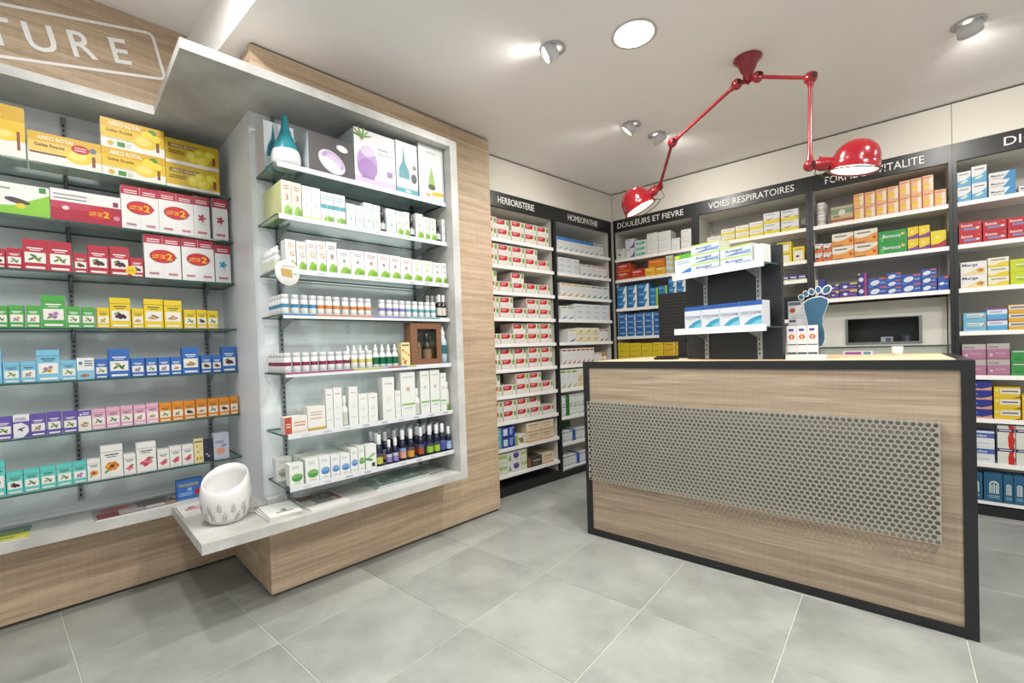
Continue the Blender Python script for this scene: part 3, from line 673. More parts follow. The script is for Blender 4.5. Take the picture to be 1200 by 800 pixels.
# blue foot cardboard display
org = (-0.335, -2.64, ZT)
th = thing('foot_care_display', 'white cardboard counter display with large blue foot and orange dot cartons', 'display', FW, *org)
wh, bl = c('#f0f1f1'), c('#35647f')
mb = MB(org); mb.box(-0.408, -0.245, -2.70, -2.595, ZT, ZT + 0.020, wh); part(th, 'tray', mb, M['carton'])
mb = MB(org); mb.box(-0.408, -0.285, -2.705, -2.70, ZT + 0.02, 1.388, wh); mb.box(-0.406, -0.352, -2.70, -2.6994, 1.368, 1.384, c('#6d7f8c'))
for k, (x0, x1, z0, z1, cc) in enumerate(((-0.395, -0.345, 1.30, 1.305, '#b9c7cc'), (-0.395, -0.34, 1.312, 1.316, '#c8d2d6'), (-0.403, -0.375, 1.283, 1.292, '#3d444a'))): mb.box(x0, x1, -2.70, -2.6992, z0, z1, c(cc))
y = 2.6990
mb.face([(-0.388 + 0.012 * math.cos(t) - org[0], y + org[1], 1.342 + 0.012 * math.sin(t) - ZT) for t in [2 * math.pi * i / 14 for i in range(14)]], c('#d8662a'))
part(th, 'back_card', mb, M['carton'])
def foot_poly(off):
    P = [(-0.336, 1.372), (-0.318, 1.388), (-0.290, 1.397), (-0.262, 1.398), (-0.238, 1.385), (-0.236, 1.362), (-0.246, 1.335), (-0.258, 1.300), (-0.260, 1.262), (-0.252, 1.228), (-0.252, 1.190), (-0.262, 1.160), (-0.285, 1.150), (-0.308, 1.160), (-0.318, 1.190), (-0.316, 1.240), (-0.322, 1.290), (-0.332, 1.335)]
    cx, cz = -0.288, 1.28
    return [(cx + (x - cx) * (1 + off * 1.6) , cz + (z - cz) * (1 + off)) for x, z in P]
def card(mb, P, y0, y1, col):
    n = len(P); ar = sum(P[i][0] * P[(i + 1) % n][1] - P[(i + 1) % n][0] * P[i][1] for i in range(n))
    if ar < 0: P = P[::-1]
    vs = [(x - org[0], y0 + org[1], z - ZT) for x, z in P] + [(x - org[0], y1 + org[1], z - ZT) for x, z in P]
    mb.mesh(vs, [tuple(range(n)), tuple(range(2 * n - 1, n - 1, -1))] + [(i, i + n, (i + 1) % n + n, (i + 1) % n) for i in range(n)], col)
toes = [(-0.346, 1.404, .010, .012), (-0.326, 1.420, .009, .013), (-0.302, 1.428, .010, .014), (-0.274, 1.434, .010, .015), (-0.240, 1.431, .014, .019)]
mb = MB(org); card(mb, foot_poly(0.035), 2.672, 2.676, wh)
for k, (x, z, rx, rz_) in enumerate(toes):
    tl = 0.55 - 0.15 * k if k < 4 else -0.6
    for sc, y0, cc in ((1.32, 2.672, wh), (1.0, 2.671, bl)):
        P = [(x + sc * (rx * math.cos(t) * math.cos(tl) - rz_ * math.sin(t) * math.sin(tl)), z + sc * (rx * math.cos(t) * math.sin(tl) + rz_ * math.sin(t) * math.cos(tl))) for t in [2 * math.pi * i / 16 for i in range(16)]]
        card(mb, P, y0, y0 + (0.004 if cc is wh else 0.0009), cc)
card(mb, foot_poly(0.0), 2.671, 2.6719, bl)
part(th, 'foot_cutout', mb, M['carton'], 'large blue foot with white outline')

mb = MB((0.02, -3.05, ZT)); mb.lathe([(0.018, 0), (0.022, 0.002), (0.024, 0.045), (0.022, 0.045), (0.02, 0.004), (1e-5, 0.004)], 20, col=c('#f2f0ea'))
solid('white_cup', mb, M['gloss'], FW, 'tiny white cup on the worktop behind the counter edge', 'cup')
mb = MB((-0.14, -3.15, ZT)); mb.box(-0.21, -0.08, -3.2, -3.1, ZT, ZT + 0.022, c('#d8cfdc')); mb.box(-0.20, -0.13, -3.1, -3.0995, ZT + 0.004, ZT + 0.018, c('#8a4f8e')); mb.box(-0.12, -0.09, -3.1, -3.0995, ZT + 0.004, ZT + 0.018, c('#4f8ea0'))
solid('medicine_box', mb, M['carton'], FW, 'flat violet and white carton lying on the worktop', 'box')
# black label printer on the shelf behind the stand
org = (-0.60, -0.15, 1.352)
th = thing('label_printer', 'black label printer on the VOIES RESPIRATOIRES shelf beside the blue foot', 'printer', FB, *org)
mb = MB(org); mb.prism([(-0.72, -0.30), (-0.515, -0.30), (-0.515, -0.03), (-0.53, -0.02), (-0.705, -0.02), (-0.72, -0.03)], 1.352, 1.50); part(th, 'body', mb, M['blackp'])
mb = MB(org); mb.box(-0.705, -0.53, -0.29, -0.06, 1.50, 1.535); part(th, 'lid', mb, M['blackp'])
mb = MB(org); mb.box(-0.69, -0.545, -0.0205, -0.019, 1.44, 1.452); part(th, 'paper_slot', mb, M['dark'])

# ================================================================== printed cartons
class Card:
    """a folding carton: box with its print as flat shapes on the front (0..1 coordinates)"""
    def __init__(s, w, h, d, base, side=None, top=None):
        s.w, s.h, s.d = w, h, d; s.mb = MB(); s.k = 0
        s.mb.lbox(0, w, 0, d, 0, h, c(side or base), front=c(base), top=c(top or side or base), side=c(side or base))
    def _y(s): s.k += 1; return -0.0002 - 0.00012 * s.k
    def rect(s, x0, y0, x1, y1, col):
        y = s._y(); s.mb.face([(x0 * s.w, y, y0 * s.h), (x1 * s.w, y, y0 * s.h), (x1 * s.w, y, y1 * s.h), (x0 * s.w, y, y1 * s.h)], c(col)); return s
    def poly(s, pts, col):
        y = s._y(); n = len(pts); ar = sum(pts[i][0] * pts[(i + 1) % n][1] - pts[(i + 1) % n][0] * pts[i][1] for i in range(n))
        if ar < 0: pts = pts[::-1]
        s.mb.face([(a * s.w, y, b * s.h) for a, b in pts], c(col)); return s
    def ell(s, cx, cy, rx, ry, col, n=14, rot=0.0):
        """radii as fractions of the carton's width"""
        y = s._y(); q = []
        for i in range(n):
            t = 2 * math.pi * i / n; a, b = rx * s.w * math.cos(t), ry * s.w * math.sin(t)
            q.append((cx * s.w + a * math.cos(rot) - b * math.sin(rot), y, cy * s.h + a * math.sin(rot) + b * math.cos(rot)))
        s.mb.face(q, c(col)); return s
    def txt(s, x, y, hgt, t, col, width=None):
        yy = s._y(); text_into(s.mb, t, x * s.w, yy, y * s.h, hgt * s.h, width * s.w if width else None, c(col), bold=0.015); return s
    def bars(s, x0, x1, ys, col, th=0.03):
        for y in ys: s.rect(x0, y, x1, y + th, col)
        return s
    def sband(s, y0, y1, col):            # a band wrapped over the left and right sides
        for x in (-0.0003, s.w + 0.0003):
            p = [(x, 0, y0 * s.h), (x, s.d, y0 * s.h), (x, s.d, y1 * s.h), (x, 0, y1 * s.h)]
            s.mb.face(p if x > 0 else p[::-1], c(col))
        return s
def motif(b, kind, x0, y0, x1, y1):
    X = lambda t: x0 + t * (x1 - x0); Y = lambda t: y0 + t * (y1 - y0); r = (x1 - x0) * 1.5
    if kind == 'leaf':
        for t, s, a in ((.3, .35, .6), (.5, .6, 2.2), (.7, .4, .9), (.4, .7, 2.6), (.62, .3, 2.4)): b.ell(X(t), Y(s), .13 * r, .05 * r, random.choice(['#5f8a3c', '#7da04e', '#48702f']), 8, a)
    elif kind == 'flower':
        for t, s in ((.35, .45), (.62, .6), (.55, .25)):
            b.ell(X(t), Y(s), .10 * r, .10 * r, random.choice(['#b48cc0', '#e0b83c', '#c59ad0']), 8); b.ell(X(t), Y(s), .04 * r, .04 * r, '#7a5a2a', 6)
        b.ell(X(.3), Y(.2), .12 * r, .04 * r, '#6d9650', 8, .5)
    elif kind == 'berry':
        for t, s in ((.3, .4), (.5, .3), (.65, .5), (.45, .6), (.75, .35)): b.ell(X(t), Y(s), .09 * r, .09 * r, random.choice(['#3a2030', '#7a2638', '#5a1f2c']), 8)
        b.ell(X(.3), Y(.75), .14 * r, .05 * r, '#5f8a3c', 8, .5)
    elif kind == 'root':
        for t, s, a in ((.35, .4, .4), (.6, .5, 2.7), (.5, .25, .1)): b.ell(X(t), Y(s), .2 * r, .05 * r, random.choice(['#b98a52', '#a4713c', '#c9a06a']), 8, a)
    elif kind == 'orange':
        for a in range(6): b.ell(X(.5) + .16 * r * math.cos(a * 1.05), Y(.5) + .12 * r * math.sin(a * 1.05) * b.w / b.h, .12 * r, .12 * r, random.choice(['#e8952c', '#d97b1e', '#f0a93c']), 8)
        b.ell(X(.5), Y(.5), .09 * r, .09 * r, '#6a3a18', 8); b.ell(X(.2), Y(.15), .12 * r, .05 * r, '#5f9a3c', 8, .6)
    elif kind == 'pink':
        for t, s in ((.25, .4), (.5, .55), (.72, .4), (.45, .25), (.65, .7)): b.ell(X(t), Y(s), .13 * r, .10 * r, random.choice(['#d9536f', '#e47f92', '#c23f5c']), 8, t)
        b.ell(X(.8), Y(.7), .12 * r, .05 * r, '#7a9a50', 8, .5)
TEA = dict(red=('#c01f3a', 'red'), green=('#4fae4a', 'green'), yellow=('#f2d21c', 'yellow'), sky=('#7cc6e6', 'sky blue'), blue=('#2f6fc4', 'blue'), purple=('#6a53b0', 'purple'), pink=('#ecb4cb', 'pink'), orange=('#ee9422', 'orange'), teal=('#62cfc6', 'turquoise'), white=('#f3f1ee', 'white'))
PIC = dict(leaf='leaf', flower='flower', berry='berry', root='root', orange='orange flower', pink='pink petal', sticker='berry')
def tea(colr, pic):
    base = TEA[colr][0]
    def f(b):
        dk = '#ffffff' if colr in ('red', 'blue', 'purple', 'green') else '#4a5a4a'
        b.rect(0, .80, 1, .815, '#8f8f8f' if colr == 'white' else '#00000022'[:7] if False else '#6f6a62')
        b.bars(.18, .82, (.70,), dk, .035); b.bars(.28, .72, (.64,), dk, .022)
        y0 = .14 if colr == 'white' else .24
        b.rect(.08, y0, .92, .58, '#f4f2ea'); motif(b, 'berry' if pic == 'sticker' else pic, .10, y0 + .02, .90, .56)
        b.rect(.12, .05, .88, .12, '#f5f4f0')
        if pic == 'sticker': b.ell(.05, .32, .42, .42, '#f4cf12', 20); b.bars(-.2, .3, (.28, .34), '#b8860b', .02)
    return base, f
D = {}
def des(key, name, desc, base, f, side=None, top=None, depth=0.06, cat='box'):
    D[key] = (name, desc, base, side, top, f, depth, cat)
for cl in TEA:
    for pc in PIC:
        b_, f_ = tea(cl, pc); des(f'tea_{cl}_{pc}', 'herbal_tea_box', f'{TEA[cl][1]} herbal carton with {PIC[pc]} picture' + (' and yellow sticker' if pc == 'sticker' else ''), b_, f_, depth=0.05)
def gold(sticker=False, two=False):
    def f(b):
        b.rect(0, 0, 1, .33, '#f4f1e6'); b.rect(0, .72, 1, 1, '#dcae1e')
        b.ell(.68, .42, .20, .14, '#f0cf3a', 18); b.ell(.66, .44, .13, .09, '#f8e27a', 14); b.rect(.86, .16, .91, .52, '#8a4a22')
        b.txt(.12, .78, .13 if not two else .15, 'ARKO ROYAL', '#fbf4dc', .50)
        b.txt(.08, .56, .10, 'Gelée Royale', '#6a4a12', .40)
        b.rect(.02, .31, .5, .36, '#5b4a3a' if not two else '#d8cfa8')
        if two:
            b.ell(.14, .16, .05, .05, '#d8b436', 12); b.rect(.24, .08, .36, .24, '#3f8f3c'); b.rect(.38, .08, .46, .24, '#d9d6cc'); b.ell(.8, .8, .07, .07, '#4f8f2c', 14)
            for x, y in ((.72, .7), (.84, .62)): b.ell(x, y, .1, .08, '#f4dc3a', 12)
        if sticker: b.ell(.70, .68, .13, .085, '#c0262c', 20); b.bars(.62, .78, (.62, .70), '#f2d9d6', .03); b.ell(.88, .72, .05, .05, '#6b7688', 12)
    return f
des('gold', 'supplement_box', 'tall golden royal jelly box', '#ecc42c', gold(), '#f2ecd8', depth=.12)
des('goldsticker', 'supplement_box', 'wide golden royal jelly box with red sticker', '#ecc868', gold(True), '#f2ecd8', depth=.12)
des('goldtwo', 'supplement_box', 'wide golden royal jelly box', '#ecc42c', gold(two=True), '#f2ecd8', depth=.12)
def lemon(b):
    b.rect(0, 0, 1, .14, '#f3efe4'); b.rect(.06, .66, .62, .82, '#8a6a20'); b.txt(.1, .69, .10, 'ARKO ROYAL', '#f6e7b0', .48)
    for x, y, r in ((.5, .42, .12), (.68, .38, .13), (.82, .6, .11), (.62, .6, .1)): b.ell(x, y, r, r, '#f4e02c', 14); b.ell(x - .02, y + .03, r * .5, r * .5, '#faf07a', 10)
    b.rect(.87, .22, .93, .55, '#9a3a1c'); b.bars(.05, .35, (.5, .42), '#6a5a10', .03)
des('lemon', 'supplement_box', 'lemon yellow royal jelly box', '#d9b51e', lemon, '#e9dfae', depth=.12)
def greenwhite(b):
    b.poly([(0, 0), (1, 0), (1, .75), (.75, .55), (.45, .3), (0, .22)], '#8fcf3a'); b.ell(.5, .45, .2, .06, '#4a4a3a', 12, -.2); b.ell(.55, .3, .08, .06, '#e8d23a', 12); b.ell(.42, .5, .1, .04, '#5a3a5a', 10)
    b.rect(.84, .80, .95, .97, '#3f8f3c'); b.bars(.05, .4, (.8,), '#8a9a7a', .04)
des('greenwhite', 'supplement_box', 'white and lime green box with herbs', '#f3f4ee', greenwhite, depth=.12)
def oval2(b, cx, cy, r):
    b.ell(cx, cy, r, r * .62, '#b81a26', 22); b.ell(cx, cy, r * .93, r * .56, '#cf2028', 22)
    hh = r * .62 * b.w / b.h
    b.txt(cx - r * .78, cy - hh * .35, hh * .6, 'LOT DE', '#f4cf12', r * .95); b.txt(cx + r * .26, cy - hh * .50, hh * 1.0, '2', '#f4cf12', r * .46)
def crimsonlot(b):
    b.rect(0, 0, 1, .62, '#b3163a'); b.rect(0, .40, .7, .62, '#c23a56'); b.ell(.2, .42, .05, .04, '#f0d8dc', 10); b.bars(.04, .5, (.82, .70), '#8a8a90', .035); b.rect(.88, .66, .96, .82, '#8a2a5a')
    oval2(b, .68, .36, .19); b.ell(.93, .28, .05, .05, '#d98a9c', 10)
des('crimsonlot', 'supplement_box', 'white and crimson box with LOT DE 2 oval', '#f3f0ee', crimsonlot, depth=.12)
def lot(acc):
    def f(b):
        b.rect(0, .80, .495, 1, '#b8243f'); b.rect(.505, .80, 1, 1, '#b8243f'); b.rect(.497, 0, .503, 1, '#d4d0ce')
        for x in (.08, .58): b.bars(x, x + .34, (.88, .83), '#f0d4d8', .025)
        for x in (.22, .8):
            for k in range(5): b.ell(x + .05 * math.cos(k * 1.256), .52 + .03 * math.sin(k * 1.256), .05, .028, acc, 8, k * 1.256)
        oval2(b, .5, .52, .36)
        for x in (.12, .64): b.rect(x, .10, x + .26, .14, '#cf7f8c')
    return f
des('lotred', 'supplement_box', 'white LOT DE 2 pack with red splash', '#f2f0ee', lot('#c23a5c'), top='#b8243f')
des('lotblue', 'supplement_box', 'white LOT DE 2 pack with blue splash', '#f2f0ee', lot('#3f9fc0'), top='#b8243f')
def splash(acc):
    def f(b):
        b.rect(0, .78, 1, 1, '#b02440'); b.bars(.15, .85, (.88, .83), '#f0d4d8', .025)
        for k in range(5): b.ell(.5 + .14 * math.cos(k * 1.256), .48 + .055 * math.sin(k * 1.256), .14, .08, acc, 8, k * 1.256)
        b.rect(.2, .10, .8, .15, '#c86a7a'); b.bars(.3, .7, (.34,), '#d8d4d2', .02)
    return f
des('redtop', 'supplement_box', 'slim white box with red splash', '#eeedec', splash('#b01f4a'), top='#b02440')
des('bluetop', 'supplement_box', 'slim white box with blue splash', '#e4e9ec', splash('#2f9fc4'), top='#b02440')
def skywhite(b): b.rect(0, 0, 1, .42, '#8fcbe4'); b.ell(.22, .75, .12, .14, '#5a7f9c', 10); b.bars(.45, .92, (.82, .72, .62), '#6a7f92', .05); motif(b, 'root', .1, .08, .9, .38)
des('skywhite', 'herbal_tea_box', 'white and sky blue herbal carton', '#f0f3f5', skywhite, depth=.05)
def purplewhite(b): b.rect(0, 0, 1, .72, '#6a53b0'); b.poly([(0, .0), (.0, .62), (.5, .66), (.9, .5), (.95, .25), (.6, .02)], '#efeef2'); b.ell(.5, .4, .3, .06, '#2a2a30', 10, .5); b.ell(.45, .35, .06, .2, '#2a2a30', 10, .7); b.bars(.1, .8, (.85, .78), '#8a86a0', .03)
des('purplewhite', 'herbal_tea_box', 'white topped purple herbal carton', '#eeedf2', purplewhite, depth=.05)
def purplewhite2(b): b.rect(0, .72, 1, 1, '#6a53b0'); b.ell(.2, .8, .1, .1, '#f0eef5', 10); b.bars(.35, .85, (.85, .78), '#efeef5', .035); motif(b, 'root', .05, .1, .95, .65)
des('purplewhite2', 'herbal_tea_box', 'white herbal carton with purple top', '#efece6', purplewhite2, depth=.05)
def goldbook(b):
    for k in range(9): b.ell(random.uniform(.15, .85), random.uniform(.12, .75), .12, .10, random.choice(['#e2b43a', '#c98a2a', '#e8cf6a', '#b85a2a']), 8)
    b.bars(.1, .9, (.86,), '#7a4a2a', .05)
des('goldbook', 'booklet', 'small gold patterned booklet', '#efe0a8', goldbook, depth=.02, cat='booklet')
def darkbook(b):
    for k in range(8): b.ell(random.uniform(.15, .85), random.uniform(.1, .85), .13, .10, random.choice(['#50607a', '#8a3040', '#c9ccd4', '#3a4a60']), 8)
des('darkbook', 'booklet', 'small dark blue patterned booklet', '#2b3142', darkbook, depth=.02, cat='booklet')
def lilac(b): b.rect(0, .82, 1, 1, '#c6cad8'); b.ell(.45, .32, .28, .24, '#f0a080', 14); b.ell(.65, .52, .2, .08, '#8f7fc0', 12, .3); b.bars(.1, .7, (.68, .62), '#7a86a8', .03)
des('lilac', 'supplement_box', 'pale lilac box with orange shape', '#ccd0de', lilac, depth=.05)
def bluebox(b): b.txt(.1, .66, .16, 'MAGNESIUM', '#d7c84a', .72); b.rect(.42, .42, .58, .58, '#9fc4ea'); b.bars(.1, .6, (.3, .2), '#a9c6ea', .05); b.ell(.82, .3, .14, .17, '#c2334a', 14); b.ell(.82, .3, .07, .08, '#8a1f34', 10)
des('bluebox', 'supplement_box', 'blue carton with red fruit', '#3a74c6', bluebox, '#2f62ad', depth=.06)
# niche
def ringbox(b): b.ell(.50, .36, .32, .22, '#cfc8d6', 26, -.55); b.ell(.52, .40, .26, .16, '#a78fb8', 22, -.5); b.ell(.55, .42, .2, .11, '#c9b4d8', 18, -.5); b.ell(.48, .28, .26, .11, '#e6e2ea', 20, -.5); b.ell(.74, .78, .13, .07, '#efecec', 16, -.2)
des('ringbox', 'diffuser_box', 'dark brown box with white ring diffuser', '#33292d', ringbox, '#c9d2d8', '#8d969c', .20)
def vasebox(b):
    b.rect(0, 0, 1, .14, '#cdb8da'); b.ell(.30, .40, .25, .34, '#b48fc8', 24); b.ell(.30, .30, .24, .22, '#9a6fb6', 22); b.ell(.31, .62, .17, .12, '#d9c8e4', 18); b.rect(.16, .12, .46, .17, '#8a64a4')
    for a in (.3, .8, 1.3, 1.9, 2.4, 2.9): b.ell(.18 + .10 * math.cos(a), .86 + .06 * math.sin(a), .16, .022, random.choice(['#6f9a3c', '#86b04c', '#547d2c']), 8, a)
    b.txt(.56, .70, .05, 'Aroma', '#a3a0aa', .26); b.bars(.56, .92, (.62,), '#c6c2cc', .02); b.rect(.78, .24, .92, .34, '#8f5fa8')
des('vasebox', 'diffuser_box', 'white box with purple vase diffuser', '#f0eef0', vasebox, '#c5d3d8', '#b9c5ca', .18)
def tealbox(b): b.rect(0, 0, 1, .12, '#3f9fae'); b.poly([(.10, .28), (.12, .48), (.28, .62), (.36, .92), (.42, .62), (.6, .46), (.62, .28)], '#35909e'); b.rect(.10, .12, .62, .30, '#f2f4f4'); b.ell(.82, .34, .14, .2, '#3a3f3f', 12); b.ell(.85, .55, .1, .1, '#6f8a5a', 10); b.rect(.4, .05, .65, .09, '#e0eef0')
des('tealbox', 'diffuser_box', 'narrow white box with teal drop diffuser', '#eef1f2', tealbox, '#bccbd1', depth=.16)
def dropbox(b): b.ell(.5, .46, .40, .42, '#dfe4e4', 26); b.ell(.5, .46, .36, .38, '#f3f4f4', 26); b.poly([(.36, .24), (.38, .38), (.5, .62), (.62, .38), (.64, .24)], '#9fc46a'); b.ell(.5, .25, .15, .1, '#4d5a44', 12); b.ell(.72, .14, .26, .08, '#e8c23a', 12, .1); b.ell(.35, .1, .1, .05, '#d9a82c', 10); b.bars(.3, .7, (.86,), '#c4cac9', .02)
des('dropbox', 'diffuser_box', 'tall white box with glass drop diffuser', '#f1f3f3', dropbox, '#c3ccd0', depth=.16)
def drop2(b): b.poly([(.08, .30), (.12, .52), (.24, .66), (.30, .98), (.36, .66), (.5, .5), (.54, .32)], '#2f8a98'); b.rect(.04, .08, .6, .3, '#cfe3ea'); b.rect(0, 0, 1, .1, '#8cc0cc'); b.ell(.85, .78, .1, .18, '#8a8a5a', 10)
des('drop2', 'diffuser_box', 'white box with teal diffuser print', '#dfe7ec', drop2, '#d7d2cb', depth=.16)
def mound(b, acc, mk): b.ell(.62, .06, .52, .40, '#8fbf3c', 16); b.rect(-.0, -.0, 1, .0001, '#8fbf3c'); b.txt(.42, .52, .11, mk, acc, .22) if mk else b.rect(.42, .52, .6, .6, acc); b.bars(.2, .8, (.84, .78), acc, .02)
def clipmound(b, acc, yb=.30):
    b.poly([(.2, .02), (.22, .14), (.4, yb - .02), (.62, yb + .03), (.98, yb - .06), (.98, .02)], '#8cbd3f'); b.poly([(.5, .02), (.6, .18), (.98, .22), (.98, .02)], '#6fa52c')
def herbo(acc, t):
    def f(b): clipmound(b, acc); b.rect(.42, .48, .60, .60, acc) if not t else b.txt(.38, .46, .16, t, acc); b.bars(.2, .8, (.84, .77), acc, .025); b.bars(.3, .7, (.70,), '#c9ccc6', .02)
    return f
des('limebox', 'supplement_box', 'slim lime green carton with red numeral', '#e9efcf', herbo('#b03a4a', '3'), '#d9e2a4', depth=.05)
des('limefoot', 'supplement_box', 'slim white carton with lime foot', '#f2f4ee', herbo('#8fa86a', None), depth=.05)
des('lilacmark', 'supplement_box', 'slim white carton with lilac mark', '#eff0f1', lambda b: (b.ell(.5, .45, .14, .14, '#8f8fb8', 12), b.ell(.5, .45, .08, .08, '#eff0f1', 10), b.rect(.05, .03, .95, .10, '#c9dc8a'), b.bars(.2, .8, (.82,), '#b9bcc4', .02)), depth=.05)
des('tealband', 'supplement_box', 'white carton with teal band', '#f0f3f3', lambda b: (b.rect(0, .46, 1, .60, '#3fa0aa'), b.bars(.15, .85, (.84, .76), '#6fb4bc', .03), clipmound(b, '', .22), b.rect(.49, 0, .51, 1, '#dfe3e3')), depth=.05)
des('mintbox', 'supplement_box', 'slim white mint green carton', '#eff4f2', lambda b: (b.bars(.2, .8, (.8, .72), '#7fb8ae', .03), b.ell(.5, .4, .22, .3, '#c4e0d4', 12), b.ell(.55, .34, .14, .12, '#8fc0a4', 10), b.rect(.05, .03, .95, .09, '#9fd0d4')), depth=.05)
for k, (acc, t, nm) in dict(orange=('#dc8a3a', 'G', 'orange letter'), red=('#a02a3a', '8', 'red numeral'), grey=('#7f8f98', None, 'grey mark'), pink=('#c0566a', None, 'pink mark'), lime=('#b9cf5a', None, 'lime mark')).items():
    des('herbo_' + k, 'plant_capsule_box', f'white carton with green mound and {nm}', '#f1f2ef', herbo(acc, t), depth=.06)
des('redcarton', 'cream_box', 'low white carton with red end', '#f0ebe2', lambda b: (b.rect(0, 0, .30, 1, '#c0503f'), b.bars(.05, .25, (.4, .55), '#f2d9d0', .06), b.bars(.4, .9, (.62, .45), '#d98a6a', .06), b.rect(.35, .1, .95, .2, '#dfd6c4')), depth=.06)
des('tancarton', 'cream_box', 'white carton with tan foot', '#efece4', lambda b: (b.rect(0, 0, 1, .14, '#c9ab5c'), b.bars(.15, .8, (.75, .65, .5), '#c09a8a', .03)), depth=.07)
des('carew', 'cream_box', 'slim white cream carton with ring mark', '#eff1ee', lambda b: (b.bars(.2, .8, (.84,), '#c98a80', .018), b.ell(.5, .5, .24, .24, '#dfe4dc', 14), b.ell(.5, .5, .17, .17, '#eff1ee', 12), b.ell(.5, .5, .06, .06, '#c9a48a', 8), b.bars(.25, .75, (.2,), '#d5dad2', .03)), depth=.05)
des('carew_green', 'cream_box', 'tall white cream carton with green line', '#eef1ec', lambda b: (b.bars(.15, .85, (.88,), '#c98a80', .015), b.ell(.5, .62, .22, .22, '#dfe4dc', 14), b.ell(.5, .62, .08, .1, '#c98a6a', 8), b.rect(.05, .26, .95, .30, '#8cc06a'), b.bars(.2, .8, (.18,), '#c9d2c4', .03)), depth=.05)
def dome(col, cl2):
    def f(b): b.ell(.55, .36, .40, .30, col, 16); b.poly([(.15, .36), (.95, .36), (.95, .46), (.7, .54), (.4, .54), (.15, .46)], cl2); b.bars(.2, .7, (.85, .78), '#b9c4bc', .025); b.rect(.3, .1, .8, .14, '#d9cf8a')
    return f
des('dome_green', 'supplement_box', 'white carton with green dome', '#f0f3ee', dome('#4f9a4a', '#7fb56a'), '#eef1ea', depth=.055)
des('dome_blue', 'supplement_box', 'white carton with blue dome', '#eff2f3', dome('#4a86c4', '#7fa8d8'), '#eef1ea', depth=.055)
des('dome_leaf', 'supplement_box', 'white carton with green leaf swirl', '#eff2ec', lambda b: (b.ell(.3, .4, .4, .12, '#4f9a5a', 12, -.3), b.ell(.6, .55, .36, .1, '#8cc08a', 12, .4), b.rect(.55, .08, .85, .24, '#3a4a3a')), depth=.055)
des('dome_grey', 'supplement_box', 'white carton with grey dome', '#f0f0ee', dome('#a9a69c', '#c4c0b4'), depth=.05)
# herb unit
def herbred(acc):
    def f(b):
        b.poly([(.06, .50), (.06, .94), (.70, .94), (.70, .60), (.56, .50)], '#cf1f2c'); b.bars(.14, .5, (.78,), '#f6d6d6', .06); b.bars(.14, .4, (.66,), '#f0b8b8', .05)
        b.rect(.78, .46, .98, .94, '#a8cf7a'); b.rect(.83, .58, .93, .84, '#6f9f4a'); b.rect(0, .02, .035, .48, acc); b.rect(.1, .08, .9, .14, '#efe4dc'); b.ell(.72, .28, .03, .03, '#7f6a9a', 8)
    return f
ACC = ['#7fa86a', '#c86a8a', '#7f9fd0', '#d09a5a', '#6fb0a8']
for k, a in enumerate(ACC): des(f'herbred{k}', 'herb_capsule_box', 'white herb carton with red tab', '#f6f3ea', herbred(a), '#e9d9cf', '#f0ece2', .16)
des('navybox', 'medicine_box', 'dark blue carton with white glass print', '#28459a', lambda b: (b.rect(.16, .18, .46, .82, '#dfe6f2'), b.ell(.72, .5, .12, .2, '#8fa8dc', 12), b.bars(.6, .95, (.8,), '#c4d0ec', .06), b.rect(.0, .0, .05, 1, '#5fb0b4')), depth=.15)
des('plantbox', 'medicine_box', 'small white and green plant carton', '#f0eee6', lambda b: (b.rect(0, 0, .22, 1, '#9fc45a'), b.ell(.55, .45, .2, .2, '#b5764a', 12), b.ell(.4, .6, .14, .08, '#6f9a3c', 10), b.bars(.6, .95, (.8, .2), '#8a8f86', .06)), depth=.12)
des('beigebox', 'medicine_box', 'beige carton with orange foot', '#f0e2c4', lambda b: (b.rect(0, .0, 1, .16, '#e8b47a'), b.bars(.15, .85, (.7,), '#b97a4a', .08), b.bars(.2, .7, (.52, .4), '#d9b48a', .05)), '#e2cfae', depth=.15)
des('palegreen', 'medicine_box', 'pale green and white carton', '#eef2dc', lambda b: (b.rect(.05, .5, .95, .78, '#a8c24a'), b.bars(.2, .8, (.6,), '#f0f4e0', .06), b.rect(.1, .1, .9, .16, '#d6e0a8')), depth=.14)
des('violetbox', 'medicine_box', 'white carton with violet emblem', '#f1f0ea', lambda b: (b.ell(.65, .6, .22, .18, '#6a4f96', 14), b.poly([(.08, .2), (.18, .8), (.3, .2)], '#7fa84a'), b.bars(.15, .9, (.1,), '#c4c0cc', .05), b.rect(.4, .78, .95, .84, '#b8b0c8')), depth=.14)
des('darkpack', 'medicine_box', 'dark grey carton with pale script', '#4a4442', lambda b: (b.rect(0, 0, .16, 1, '#a86a4a'), b.bars(.35, .9, (.55,), '#d9d2c8', .10), b.bars(.4, .8, (.35, .2), '#8a827a', .06)), depth=.14)
